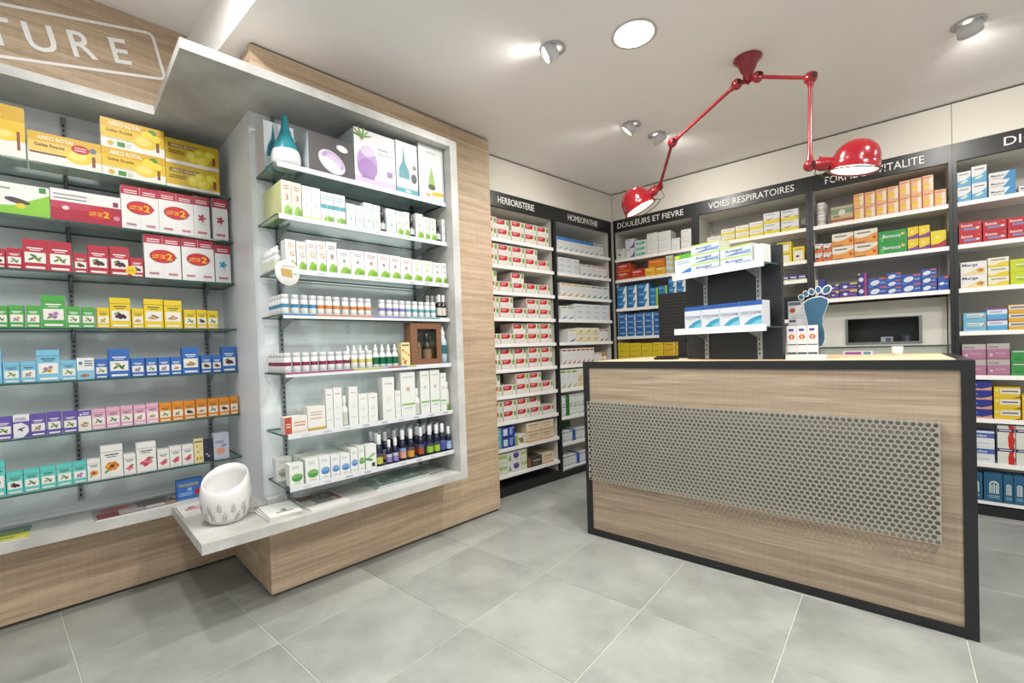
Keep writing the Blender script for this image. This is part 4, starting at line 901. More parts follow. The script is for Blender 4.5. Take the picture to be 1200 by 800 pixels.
# homeopathy unit
def upr(acc, foot, mid='#d8dee0', topc=None):
    def f(b):
        if topc: b.rect(0, .76, 1, 1, topc)
        else: b.rect(.1, .84, .9, .93, acc)
        b.bars(.2, .8, (.55,), mid, .04); b.poly([(.08, .06), (.30, .10), (.78, .26), (.92, .36), (.80, .14), (.5, .04)], foot)
    return f
HOM = dict(bluetop2=('#2f7fd0', '#7fbcc4', '#3f8fe0', 'blue top'), tealfoot=('#2f8a9a', '#7fc0bc', None, 'teal foot'), orangefoot=('#e8b43a', '#e8a02c', None, 'orange swoosh'), limefoot2=('#a8c43a', '#9fb83a', None, 'lime swoosh'), tealsw=('#3f8a9a', '#2f8a8a', None, 'dark teal swoosh'), pinksw=('#d86a8a', '#4f8ab4', None, 'pink top and blue swoosh'), bluesw=('#5f8ab8', '#4f8ab4', None, 'blue swoosh'), greensw=('#8ac06a', '#5f94c0', None, 'green top and blue swoosh'), violetsw=('#e2d23a', '#5a52b0', None, 'yellow top and violet swoosh'), crimsonsw=('#b02040', '#b02a4a', None, 'crimson top and swoosh'), redsw=('#c0402f', '#c86a4a', None, 'red top and swoosh'), greenspine=('#6fa83a', '#a8cc7a', None, 'green spine'), bluespine=('#3f6fc0', '#6f9ad8', None, 'blue spine'))
for k, (a_, f_, tp, nm) in HOM.items(): des(k, 'homeopathic_box', f'slim white carton with {nm}', '#f2f3f1', upr(a_, f_, topc=tp), top=tp, depth=.14)
des('flatblue', 'homeopathic_box', 'flat white carton with pale blue print', '#f0f3f4', lambda b: (b.bars(.2, .8, (.45,), '#9ab4cc', .14), b.poly([(.1, .1), (.5, .16), (.9, .34), (.6, .12)], '#b4c8dc')), depth=.14)
des('flatyellow', 'homeopathic_box', 'flat white carton with yellow swoosh', '#f4f0dc', lambda b: (b.poly([(.2, .3), (.5, .62), (.85, .7), (.7, .34)], '#e8b84a'), b.bars(.1, .9, (.06,), '#f0dc8a', .16)), top='#efe08a', depth=.14)
des('solidblue', 'homeopathic_box', 'slim solid blue carton', '#2f5fb0', lambda b: b.bars(.2, .8, (.8, .2), '#5f86c8', .05), depth=.14)
des('solidgreen', 'homeopathic_box', 'dark green carton', '#2f7a34', lambda b: b.bars(.2, .8, (.7,), '#5f9a5a', .06), depth=.10)
# back wall
def simple(bs, *pr, **kw):
    def f(b):
        for p in pr: getattr(b, p[0])(*p[1:])
    return f
des('w_dot', 'medicine_box', 'small white carton with dark dot', '#eef0e8', simple(0, ('bars', .15, .8, (.8,), '#9aa08a', .06), ('ell', .3, .5, .1, .1, '#4a5a4a', 10), ('ell', .45, .42, .14, .12, '#a8b87a', 10)), depth=.1)
des('w_purple', 'medicine_box', 'white carton with violet corner', '#f0eff2', simple(0, ('poly', [(.35, .02), (1, .02), (1, .75), (.8, .3)], '#6a5fa8'), ('bars', .1, .6, (.8,), '#9a96b4', .06)), depth=.12)
des('w_teal', 'medicine_box', 'flat white carton with mint swoosh', '#f2f4f1', simple(0, ('poly', [(.1, .15), (.75, .15), (.95, .5), (.7, .8), (.1, .7)], '#6fc4ac'), ('bars', .2, .6, (.5,), '#e8f4ef', .1)), depth=.14)
des('w_plain', 'medicine_box', 'plain white carton', '#f1f1ee', simple(0, ('bars', .1, .7, (.75,), '#c9c4c0', .06), ('bars', .1, .5, (.2,), '#d9c4c0', .05)), depth=.14)
des('redbox', 'medicine_box', 'red carton with orange foot', '#c8301f', simple(0, ('rect', 0, 0, 1, .14, '#e8942c'), ('bars', .12, .75, (.62,), '#f4d8cc', .14), ('bars', .12, .55, (.38,), '#e89a84', .07)), '#d8702c', depth=.14)
des('yellowbar', 'medicine_box', 'amber yellow carton', '#f2b42c', simple(0, ('bars', .1, .8, (.7,), '#fbe9b0', .12), ('rect', 0, 0, 1, .12, '#f8dc8a'), ('bars', .1, .5, (.4,), '#d88a1c', .08)), depth=.13)
des('orangelid', 'medicine_box', 'orange carton lying on the amber cartons', '#e07a1c', simple(0, ('bars', .1, .8, (.6,), '#f4b46a', .14), ('rect', 0, 0, 1, .1, '#f0a03c')), depth=.13)
des('bluelime', 'medicine_box', 'pale blue carton with lime patch', '#dfe6ec', simple(0, ('rect', .5, .1, 1, .7, '#d8dc5a'), ('bars', .05, .5, (.6, .3), '#7f9fc8', .12)), depth=.12)
des('bluediag', 'medicine_box', 'blue carton with white diagonal', '#2f86c4', simple(0, ('poly', [(.55, 0), (1, 0), (1, 1), (.85, 1)], '#f0f3f5'), ('bars', .1, .6, (.6,), '#a8d0ec', .1), ('poly', [(0, 0), (.4, 0), (.6, .35), (0, .45)], '#1f6fae')), depth=.13)
des('bluegreen', 'medicine_box', 'blue carton with lime edge', '#2f86c4', simple(0, ('rect', .78, 0, 1, 1, '#a8d83a'), ('bars', .1, .6, (.6,), '#a8d0ec', .12)), depth=.13)
des('bluebar', 'medicine_box', 'flat blue carton with white edge', '#2f7ac8', simple(0, ('poly', [(.80, 0), (1, 0), (1, 1), (.9, 1)], '#eef2f6'), ('bars', .12, .7, (.5,), '#a8cdf0', .18), ('poly', [(0, 0), (.6, 0), (.75, .3), (0, .35)], '#2464b0')), depth=.13)
des('yellowflat', 'medicine_box', 'flat bright yellow carton', '#f4dc2c', simple(0, ('bars', .1, .6, (.45,), '#c9a01c', .14), ('bars', .7, .9, (.45,), '#e8c41c', .2)), depth=.14)
des('yellowflat2', 'medicine_box', 'flat golden yellow carton', '#f0c42c', simple(0, ('bars', .1, .8, (.45,), '#b8861c', .16), ('rect', .86, .1, .95, .9, '#f8e49a')), depth=.14)
des('yellowwhite', 'medicine_box', 'white carton with yellow lower half', '#f4f2e4', simple(0, ('poly', [(0, 0), (1, 0), (1, .5), (.5, .38), (0, .4)], '#f0dc1c'), ('bars', .15, .85, (.62,), '#c8c4b8', .1)), depth=.14)
des('swoosh', 'medicine_box', 'white and yellow carton with dark swoosh', '#eeeff0', simple(0, ('rect', 0, 0, 1, .34, '#f0d81c'), ('poly', [(.08, .52), (.3, .42), (.55, .48), (.75, .64), (.5, .40), (.3, .34)], '#3a3a48'), ('bars', .1, .7, (.78,), '#8f9fc0', .08), ('ell', .88, .35, .06, .06, '#e8a08a', 10)), depth=.14)
des('yellowred', 'medicine_box', 'yellow carton with white and red label', '#f2dc1c', simple(0, ('rect', .08, .12, .80, .72, '#f4f2ec'), ('poly', [(.08, .12), (.4, .12), (.3, .36), (.08, .3)], '#c8503c'), ('bars', .3, .9, (.80,), '#a08a1c', .08)), depth=.12)
des('yellowdot', 'medicine_box', 'yellow edged carton with dark dot', '#f2dc1c', simple(0, ('rect', .12, .10, .88, .72, '#f2f0e6'), ('ell', .42, .35, .16, .12, '#4a4a2a', 12), ('bars', .2, .8, (.78,), '#a08a1c', .06)), depth=.12)
des('purplepill', 'medicine_box', 'flat violet carton with white script', '#3f3a8e', simple(0, ('bars', .15, .9, (.5,), '#e8e6f2', .22), ('rect', 0, 0, 1, .28, '#c9d89a')), depth=.12)
des('brownbox', 'medicine_box', 'beige and green carton with round emblem', '#c9b892', simple(0, ('rect', 0, .55, 1, .86, '#7f9a7a'), ('ell', .5, .62, .16, .16, '#e2dcd0', 16), ('rect', 0, .08, 1, .24, '#b0603c'), ('bars', .1, .4, (.35,), '#7a5a3a', .08)), depth=.12)
des('orangefruit', 'vitamin_box', 'peach carton with yellow fruit', '#f2b98a', simple(0, ('rect', .62, .1, .96, .8, '#f6e6d2'), ('ell', .4, .42, .26, .24, '#f2c41c', 14), ('ell', .36, .3, .2, .14, '#f0dc3a', 10), ('bars', .1, .75, (.84,), '#c8553c', .05), ('rect', 0, 0, .08, 1, '#e88a3a')), '#e8a87a', depth=.09)
des('orangesmall', 'vitamin_box', 'small white carton with orange fruit', '#f0ece6', simple(0, ('poly', [(0, 0), (1, 0), (1, .8), (.5, .45), (0, .4)], '#e2703a'), ('ell', .3, .45, .2, .16, '#4a3a3a', 10), ('bars', .2, .8, (.82,), '#8a86a0', .06)), depth=.09)
des('orangewide', 'vitamin_box', 'wide white and orange fruit carton', '#f4efe2', simple(0, ('poly', [(0, 0), (1, 0), (1, .75), (.6, .5), (.3, .42), (0, .5)], '#eda04a'), ('ell', .86, .36, .09, .09, '#d8562c', 12), ('ell', .72, .3, .08, .08, '#f0b43a', 12), ('bars', .12, .7, (.74,), '#4a4a5a', .08), ('rect', .05, .04, .5, .12, '#7a5a4a')), depth=.12)
des('greenvit', 'vitamin_box', 'wide green carton with white name', '#2f9e4a', simple(0, ('ell', .86, .62, .08, .06, '#f0c43a', 10, .4), ('ell', .12, .3, .06, .12, '#5fc06a', 10, .3), ('txt', .16, .40, .30, 'Berocca', '#f4f6f0', .62)), depth=.12)
des('yellowviolet', 'vitamin_box', 'small yellow and violet carton', '#f0cf2c', simple(0, ('poly', [(0, 0), (1, 0), (1, .45), (.5, .28), (0, .2)], '#8a4a8a'), ('ell', .4, .6, .2, .14, '#f8ec8a', 10)), depth=.09)
des('yellowcrimson', 'vitamin_box', 'yellow and crimson carton', '#f2dc2c', simple(0, ('poly', [(0, 0), (1, 0), (1, .45), (.5, .24), (0, .22)], '#b02a4a'), ('ell', .5, .62, .2, .08, '#f8f0a0', 10)), depth=.09)
des('whitepill', 'medicine_box', 'white and blue pill carton', '#3a3f96', simple(0, ('ell', .4, .45, .3, .26, '#f0f0f4', 14), ('rect', 0, 0, .3, 1, '#e8e0c0')), depth=.1)
des('bluegold', 'medicine_box', 'flat navy carton with gold edge', '#3a3a94', simple(0, ('ell', .32, .5, .13, .1, '#e8ecf4', 12), ('rect', .6, .78, 1, 1, '#e2cf3a'), ('rect', 0, 0, 1, .14, '#d8904a'), ('bars', .5, .9, (.4,), '#9a5fae', .16)), depth=.12)
des('bluemagenta', 'medicine_box', 'upright navy carton with magenta edge', '#34348c', simple(0, ('rect', .66, 0, .9, 1, '#b03a7e'), ('ell', .32, .45, .26, .3, '#e6eaf4', 12), ('rect', 0, .86, .2, 1, '#e0d04a')), depth=.1)
des('bluepill', 'medicine_box', 'blue carton with large white pill', '#2f55ae', simple(0, ('ell', .36, .48, .27, .17, '#f1f4f8', 16, .35), ('ell', .36, .46, .2, .11, '#dfe4ea', 14, .35), ('rect', .62, .84, 1, 1, '#d8605a'), ('rect', .66, .4, .95, .5, '#a8c4ea'), ('rect', 0, .0, .25, .1, '#5fa0dc')), depth=.12)
des('mx_tall', 'medicine_box', 'white and sky blue stomach carton', '#eef1f2', simple(0, ('poly', [(0, 0), (1, 0), (1, .68), (.6, .45), (0, .38)], '#5fb0dc'), ('ell', .5, .32, .3, .12, '#e2ecd0', 12, .4), ('bars', .15, .85, (.78,), '#8a6a7a', .06)), depth=.1)
des('mx_wide', 'medicine_box', 'wide white carton with blue wedge', '#f0f2f2', simple(0, ('poly', [(.5, 0), (1, 0), (1, 1), (.8, 1)], '#3f96d0'), ('txt', .08, .45, .30, 'Maalox', '#4a4a5a', .5), ('bars', .08, .5, (.2,), '#c89a8a', .08)), depth=.12)
des('rennie', 'medicine_box', 'wide red carton with white name', '#c41f30', simple(0, ('txt', .10, .58, .26, 'Rennie', '#f8f0f0', .5), ('rect', .2, .26, .74, .46, '#7f8fc0'), ('ell', .83, .40, .09, .07, '#f0e4e0', 10), ('ell', .88, .82, .04, .04, '#e8944a', 8)), depth=.12)
des('marga', 'medicine_box', 'wide white Marga carton with amber glow', '#f3f1ec', simple(0, ('poly', [(.0, .02), (.9, .02), (.95, .5), (.6, .42), (.3, .2)], '#f0dca0'), ('ell', .74, .32, .14, .12, '#e0a44a', 14), ('ell', .78, .32, .07, .08, '#c87a4a', 12), ('txt', .06, .66, .22, 'Marga', '#34407e', .6)), depth=.12)
des('creamyellow', 'medicine_box', 'cream carton with yellow wave', '#f1eed8', simple(0, ('poly', [(0, 0), (1, 0), (1, .52), (.6, .44), (.3, .2), (0, .3)], '#ecd23a'), ('bars', .15, .85, (.70,), '#8a8a6a', .1)), depth=.12)
des('limegreen', 'medicine_box', 'lime green carton', '#cfdc2c', simple(0, ('ell', .5, .5, .26, .16, '#9fc42c', 14), ('bars', .25, .75, (.5,), '#eef4c0', .12), ('rect', .85, 0, 1, 1, '#e8d83a')), depth=.12)
des('skycarton', 'medicine_box', 'sky blue carton with peach corner', '#7cc4e0', simple(0, ('rect', .15, .55, .9, .9, '#dfe6e6'), ('ell', .88, .55, .06, .08, '#e88a5a', 10), ('bars', .15, .7, (.65, .3), '#8a9ab0', .08)), depth=.12)
des('skyviolet', 'medicine_box', 'sky blue carton with violet lid', '#8fcdea', simple(0, ('rect', 0, .86, 1, 1, '#9a5fae'), ('rect', 0, .5, 1, .86, '#e8eef2'), ('bars', .12, .75, (.64,), '#9a8ab8', .08), ('rect', 0, .0, 1, .4, '#5fb0dc')), depth=.12)
des('amber', 'medicine_box', 'amber carton with white band', '#e8b03a', simple(0, ('rect', 0, .42, 1, .88, '#ece9dc'), ('bars', .08, .8, (.56,), '#5a6a96', .18)), depth=.12)
des('mauve', 'medicine_box', 'wide mauve carton with grey top', '#b87f9c', simple(0, ('rect', 0, .66, 1, 1, '#c4bcb8'), ('txt', .08, .74, .14, 'Dulcolax', '#5a5058', .45), ('ell', .18, .30, .08, .08, '#e4c8d4', 12), ('bars', .35, .85, (.36,), '#dcaac0', .06), ('rect', 0, 0, 1, .1, '#a86a8a')), '#a8869a', depth=.12)
des('greenwide', 'medicine_box', 'wide green carton with yellow star', '#3f9e4c', simple(0, ('rect', 0, .8, 1, 1, '#5f8a6a'), ('ell', .72, .35, .12, .1, '#d8d83a', 8), ('bars', .08, .6, (.84,), '#d4e4d0', .08), ('ell', .3, .3, .2, .1, '#2f8a3c', 12)), depth=.12)
des('navyflat', 'medicine_box', 'flat navy carton with pink curve', '#2a3590', simple(0, ('poly', [(0, 0), (1, 0), (1, .4), (.6, .16), (.2, .26), (0, .2)], '#d8a08a'), ('bars', .1, .4, (.5,), '#8f9ad8', .16)), depth=.12)
des('yellowclip', 'medicine_box', 'yellow carton with white clip band', '#ecc82c', simple(0, ('rect', .24, .40, 1, .86, '#f0ede2'), ('bars', .3, .92, (.55,), '#7a6a7a', .14), ('ell', .1, .7, .09, .05, '#f8ec9a', 10), ('poly', [(.7, 0), (1, 0), (1, .2)], '#8a7a3a')), depth=.12)
des('lax', 'medicine_box', 'white carton with blue name band', '#eceef0', simple(0, ('rect', 0, .56, 1, .88, '#4a66b4'), ('txt', .10, .64, .16, 'bulax', '#f2f4f8', .6), ('bars', .1, .8, (.2,), '#c4cad4', .06)), '#5f74b8', depth=.12)
des('redstripe', 'medicine_box', 'upright white carton with red wavy stripe', '#e6e8de', simple(0, ('poly', [(.62, 0), (.95, 0), (1, .3), (.9, .5), (1, .8), (.92, 1), (.62, 1), (.70, .7), (.6, .4)], '#d0281f'), ('rect', 0, .66, .95, .82, '#34245a'), ('bars', .1, .8, (.72,), '#e2dcea', .05)), depth=.12)
def arch(b):
    b.rect(.04, .03, .96, .97, '#2f6f92'); b.rect(.06, .05, .94, .95, '#26648a')
    b.ell(.55, .62, .26, .26, '#e4efe8', 20); b.rect(.29, .30, .81, .62, '#e4efe8'); b.ell(.55, .60, .19, .19, '#26648a', 18); b.rect(.36, .30, .74, .60, '#26648a')
    for x in (.40, .52, .64): b.rect(x, .30, x + .07, .66 - abs(x - .52) * .5, '#dfeae4')
    b.bars(.25, .85, (.20, .14), '#9fc0cc', .03)
des('arch', 'medicine_box', 'petrol blue carton with white arch emblem', '#26648a', arch, '#1f5678', '#3a7a9c', .11)
def coc(b): b.rect(0, .83, 1, 1, '#2f5fae'); b.txt(.05, .50, .11, 'COCCULINE', '#2a3570', .90); b.poly([(.1, .02), (.98, .02), (.98, .44), (.75, .40), (.5, .32), (.28, .18)], '#3f9fc4'); b.poly([(.4, .02), (.98, .02), (.98, .30), (.7, .22)], '#7fc8dc'); b.bars(.2, .6, (.44,), '#b9c4d0', .02)
des('coc', 'medicine_box', 'white COCCULINE carton with blue swoosh', '#dfe6ee', coc, '#dfe4ea', '#3f6fb4', .07)
def arn(b): b.rect(0, .86, 1, 1, '#c8d85a'); b.txt(.16, .46, .26, 'Arnigel', '#2f3f8a', .56); b.poly([(.12, .10), (.45, .30), (.98, .42), (.98, .12), (.6, .16)], '#4f7fc4'); b.poly([(.5, .22), (.98, .34), (.98, .20)], '#9fc0e4')
des('arn', 'medicine_box', 'wide white Arnigel carton with blue wave', '#d3deea', arn, '#dfe6dc', '#cfd88a', .10)
def arng(b): b.rect(0, .80, 1, 1, '#5fb83a'); b.rect(0, .84, .3, .96, '#d8d83a'); b.bars(.1, .9, (.66, .56), '#a8b4d0', .04); b.poly([(.1, .02), (.98, .02), (.98, .34), (.6, .24)], '#3f7fc4')
des('arng', 'medicine_box', 'white carton with green top and blue swoosh', '#e4e9f2', arng, '#dfe4ec', depth=.08)
def oneup(b): b.ell(.5, .62, .30, .30, '#d8622a', 18); b.ell(.46, .66, .2, .2, '#e88a4a', 14); b.txt(.43, .56, .10, '1', '#f8e8d8', .12); b.rect(.2, .82, .7, .90, '#5a4a9a'); b.rect(.05, .34, .95, .37, '#3a3f48'); b.rect(.05, .03, .95, .09, '#3f444c')
des('oneup', 'foot_care_box', 'slim white carton with orange dot', '#f2f2f2', oneup, depth=.03)

_me = {}
def carton_mesh(key, w, h, d=None):
    name, desc, base, side, top, f, dep, cat = D[key]; d = d or dep
    k = (key, round(w, 2), round(h, 2), round(d, 3))
    if k not in _me:
        b = Card(w, h, d, base, side, top); f(b); _me[k] = (b.mb.data(name, M['carton']), w, h)
    return _me[k]
def put(key, fr, u, v, z, w, h, label, group, d=None, rz=0.0):
    name, desc, base, side, top, f, dep, cat = D[key]
    me, w0, h0 = carton_mesh(key, w, h, d)
    o = link(name, me, None, fr.P(u, v, z), fr.a + rz); o.scale = (w / w0, 1, h / h0)
    tag(o, label, cat, group); return o
STK = {1: [''], 2: ['lower ', 'upper '], 3: ['bottom ', 'middle ', 'top '], 4: ['bottom ', 'lower middle ', 'upper middle ', 'top ']}
def fill(fr, rows_, vf, place, group, umax=None, umin=None):
    for ri, (z, items) in enumerate(rows_):
        for ci, (u, w, h, n, k, dv, key) in enumerate(items):
            if umax is not None and u + w > umax: w = umax - u
            if umin is not None and u < umin: w -= umin - u; u = umin
            if fr is FL: h = min(h, (2.431 - z) / n)
            nm = D[key][1]
            for s in range(n):
                for q in range(k):
                    pos = f'{ORD[ci]} from left on {place(ri)}'
                    lab = f'{STK[n][s]}{nm}, {pos}' if q == 0 else f'{nm}, {ORD[q]} behind the {pos}'
                    if n > 1 and D[key][6]: pass
                    put(key, fr, u + 0.0006, vf + dv - q * (D[key][6] + 0.001), z + 0.0006 + s * (h + 0.0004), w - 0.0012, h - 0.0004, lab, group)

ROWS_L=[
 (2.09,[(-2.510,0.181,0.224,1,1,0,'gold'),(-2.324,0.241,0.138,1,1,0,'goldsticker'),(-2.083,0.244,0.139,2,1,0,'goldtwo'),(-1.838,0.238,0.128,2,1,0,'lemon')]),
 (1.845,[(-2.461,0.197,0.136,1,1,0,'greenwhite'),(-2.262,0.241,0.144,1,1,0,'crimsonlot'),(-2.020,0.145,0.213,1,1,0,'lotred'),(-1.875,0.148,0.216,1,1,0,'lotred'),(-1.727,0.073,0.222,1,1,0,'redtop'),(-1.641,0.073,0.226,1,1,0,'redtop')]),
 (1.61,[(-2.450,0.045,0.082,1,1,0,'tea_red_berry'),(-2.403,0.047,0.089,1,1,0,'tea_red_leaf'),(-2.356,0.078,0.135,1,1,0,'tea_red_leaf'),(-2.278,0.077,0.136,1,1,0,'tea_red_leaf'),(-2.196,0.046,0.092,1,1,0,'tea_red_berry'),(-2.148,0.073,0.136,1,1,0,'tea_red_berry'),(-2.072,0.074,0.141,1,1,0,'tea_red_berry'),(-1.997,0.052,0.096,1,1,0,'tea_red_sticker'),(-1.941,0.150,0.221,1,1,0,'lotblue'),(-1.787,0.145,0.223,1,1,0,'lotblue'),(-1.638,0.074,0.207,1,1,0,'bluetop')]),
 (1.356,[(-2.452,0.046,0.093,1,1,0,'tea_green_leaf'),(-2.404,0.045,0.097,1,1,0,'tea_green_flower'),(-2.354,0.044,0.097,1,1,0,'tea_green_flower'),(-2.308,0.078,0.146,1,1,0,'tea_green_flower'),(-2.227,0.045,0.099,1,1,0,'tea_green_leaf'),(-2.179,0.047,0.097,1,1,0,'tea_green_leaf'),(-2.126,0.045,0.097,1,1,0,'tea_yellow_flower'),(-2.080,0.077,0.147,1,1,0,'tea_yellow_berry'),(-1.999,0.046,0.098,1,1,0,'tea_yellow_root'),(-1.952,0.077,0.148,1,1,0,'tea_yellow_root'),(-1.872,0.075,0.145,1,1,0,'tea_yellow_root'),(-1.789,0.054,0.099,1,1,0,'tea_yellow_leaf'),(-1.733,0.046,0.101,1,1,0,'tea_yellow_berry'),(-1.685,0.050,0.098,1,1,0,'tea_yellow_leaf')]),
 (1.116,[(-2.490,0.059,0.145,1,1,0,'tea_sky_leaf'),(-2.429,0.049,0.092,1,1,0,'tea_sky_leaf'),(-2.377,0.046,0.092,1,1,0,'tea_sky_flower'),(-2.330,0.073,0.141,1,1,0,'tea_sky_flower'),(-2.254,0.050,0.092,1,1,0,'tea_sky_leaf'),(-2.203,0.059,0.101,1,1,0,'skywhite'),(-2.141,0.045,0.093,1,1,0,'tea_blue_leaf'),(-2.094,0.080,0.138,1,1,0,'tea_blue_leaf'),(-2.011,0.052,0.092,1,1,0,'tea_blue_flower'),(-1.955,0.047,0.092,1,1,0,'tea_blue_leaf'),(-1.905,0.049,0.092,1,1,0,'tea_blue_flower'),(-1.854,0.047,0.092,1,1,0,'tea_blue_root'),(-1.805,0.075,0.140,1,1,0,'tea_blue_root'),(-1.723,0.049,0.097,1,1,0,'tea_blue_berry'),(-1.672,0.044,0.095,1,1,0,'tea_blue_berry'),(-1.626,0.085,0.140,1,1,0,'tea_blue_berry')]),
 (0.877,[(-2.461,0.051,0.096,1,1,0,'tea_purple_leaf'),(-2.408,0.049,0.100,1,1,0,'purplewhite'),(-2.358,0.049,0.097,1,1,0,'tea_purple_flower'),(-2.307,0.047,0.099,1,1,0,'tea_purple_leaf'),(-2.257,0.049,0.096,1,1,0,'tea_purple_leaf'),(-2.207,0.045,0.096,1,1,0,'purplewhite2'),(-2.161,0.049,0.096,1,1,0,'tea_pink_leaf'),(-2.110,0.051,0.098,1,1,0,'tea_pink_leaf'),(-2.058,0.046,0.099,1,1,0,'tea_pink_leaf'),(-2.010,0.048,0.097,1,1,0,'tea_pink_flower'),(-1.961,0.049,0.100,1,1,0,'tea_pink_root'),(-1.910,0.051,0.096,1,1,0,'tea_orange_leaf'),(-1.857,0.049,0.097,1,1,0,'tea_orange_flower'),(-1.807,0.050,0.096,1,1,0,'tea_orange_berry'),(-1.754,0.050,0.098,1,1,0,'tea_orange_root'),(-1.701,0.050,0.097,1,1,0,'tea_orange_leaf'),(-1.649,0.051,0.096,1,1,0,'tea_orange_berry'),(-1.596,0.051,0.098,1,1,0,'tea_orange_root')]),
 (0.638,[(-2.488,0.051,0.150,1,1,0,'tea_teal_leaf'),(-2.435,0.049,0.095,1,1,0,'tea_teal_berry'),(-2.385,0.049,0.097,1,1,0,'tea_teal_leaf'),(-2.335,0.049,0.098,1,1,0,'tea_teal_leaf'),(-2.284,0.050,0.099,1,1,0,'tea_teal_leaf'),(-2.233,0.048,0.098,1,1,0,'tea_teal_flower'),(-2.184,0.046,0.100,1,1,0,'tea_white_orange'),(-2.137,0.080,0.155,1,1,0,'tea_white_orange'),(-2.055,0.046,0.100,1,1,0,'tea_white_pink'),(-2.007,0.078,0.147,1,1,0,'tea_white_pink'),(-1.925,0.049,0.099,1,1,0,'tea_white_pink'),(-1.875,0.050,0.105,1,1,0,'tea_white_pink'),(-1.823,0.050,0.104,1,1,0,'tea_white_pink'),(-1.771,0.042,0.128,1,1,0,'goldbook'),(-1.727,0.043,0.120,1,1,0,'darkbook'),(-1.682,0.073,0.143,1,1,0,'lilac')]),
]
ROWS_M=[
 (2.1,[(-1.364,0.233,0.194,1,1,0,'ringbox'),(-1.126,0.244,0.293,1,1,0,'vasebox'),(-0.877,0.142,0.299,1,1,0,'tealbox'),(-0.726,0.210,0.341,1,1,0,'dropbox')]),
 (1.858,[(-1.498,0.046,0.166,1,5,0,'limebox'),(-1.451,0.045,0.165,1,1,0,'limebox'),(-1.403,0.043,0.161,1,1,0,'lilacmark'),(-1.359,0.044,0.161,1,1,0,'lilacmark'),(-1.313,0.063,0.152,1,1,0,'tealband'),(-1.248,0.061,0.153,1,1,0,'tealband'),(-1.182,0.047,0.121,1,1,0,'mintbox'),(-1.133,0.046,0.119,1,1,0,'mintbox'),(-1.085,0.052,0.144,1,1,0,'mintbox'),(-1.031,0.043,0.142,1,1,0,'mintbox'),(-0.951,0.059,0.138,1,1,0,'mintbox'),(-0.889,0.041,0.136,1,1,0,'limefoot'),(-0.845,0.042,0.140,1,1,0,'limefoot'),(-0.759,0.050,0.147,1,1,0,'limefoot'),(-0.706,0.043,0.136,1,1,0,'limefoot'),(-0.660,0.044,0.136,1,1,0,'limefoot'),(-0.569,0.052,0.146,1,1,0,'mintbox')]),
 (1.604,[(-1.489,0.046,0.143,1,1,0,'herbo_orange'),(-1.439,0.044,0.140,1,1,0,'herbo_orange'),(-1.393,0.047,0.153,1,1,0,'herbo_orange'),(-1.344,0.047,0.156,1,1,0,'herbo_orange'),(-1.295,0.053,0.159,1,1,0,'herbo_red'),(-1.240,0.071,0.130,1,1,0,'herbo_grey'),(-1.167,0.074,0.133,1,1,0,'herbo_grey'),(-1.091,0.075,0.134,1,1,0,'herbo_pink'),(-1.013,0.070,0.134,1,1,0,'herbo_pink'),(-0.940,0.068,0.133,1,1,0,'herbo_pink'),(-0.870,0.071,0.130,1,1,0,'herbo_pink'),(-0.796,0.068,0.128,1,1,0,'herbo_lime'),(-0.726,0.070,0.129,1,1,0,'herbo_lime'),(-0.653,0.067,0.126,1,1,0,'herbo_grey'),(-0.583,0.066,0.129,1,1,0,'herbo_grey')]),
 (0.822,[(-1.534,0.115,0.082,1,1,0,'redcarton'),(-1.418,0.087,0.119,1,1,0,'tancarton'),(-1.328,0.037,0.199,1,1,0,'carew'),(-1.289,0.045,0.202,1,1,0,'carew'),(-1.208,0.049,0.199,1,1,0,'carew'),(-1.156,0.053,0.156,1,1,0,'carew'),(-1.101,0.055,0.155,1,1,0,'carew'),(-1.015,0.074,0.234,1,1,0,'carew'),(-0.938,0.035,0.155,1,1,0,'carew'),(-0.900,0.096,0.255,1,1,0,'carew_green'),(-0.768,0.063,0.257,1,1,0,'carew_green'),(-0.699,0.069,0.258,1,1,0,'carew_green'),(-0.626,0.045,0.234,1,1,0,'carew_green')]),
 (0.573,[(-1.512,0.064,0.106,1,1,0,'dome_green'),(-1.439,0.066,0.116,1,3,0,'dome_green'),(-1.372,0.055,0.116,1,4,0,'dome_blue'),(-1.314,0.046,0.110,1,4,0,'dome_blue'),(-1.266,0.052,0.107,1,4,0,'dome_blue'),(-1.211,0.040,0.127,1,3,0,'dome_blue'),(-1.169,0.036,0.131,1,3,0,'dome_green'),(-1.128,0.064,0.130,1,1,0,'dome_leaf')]),
]
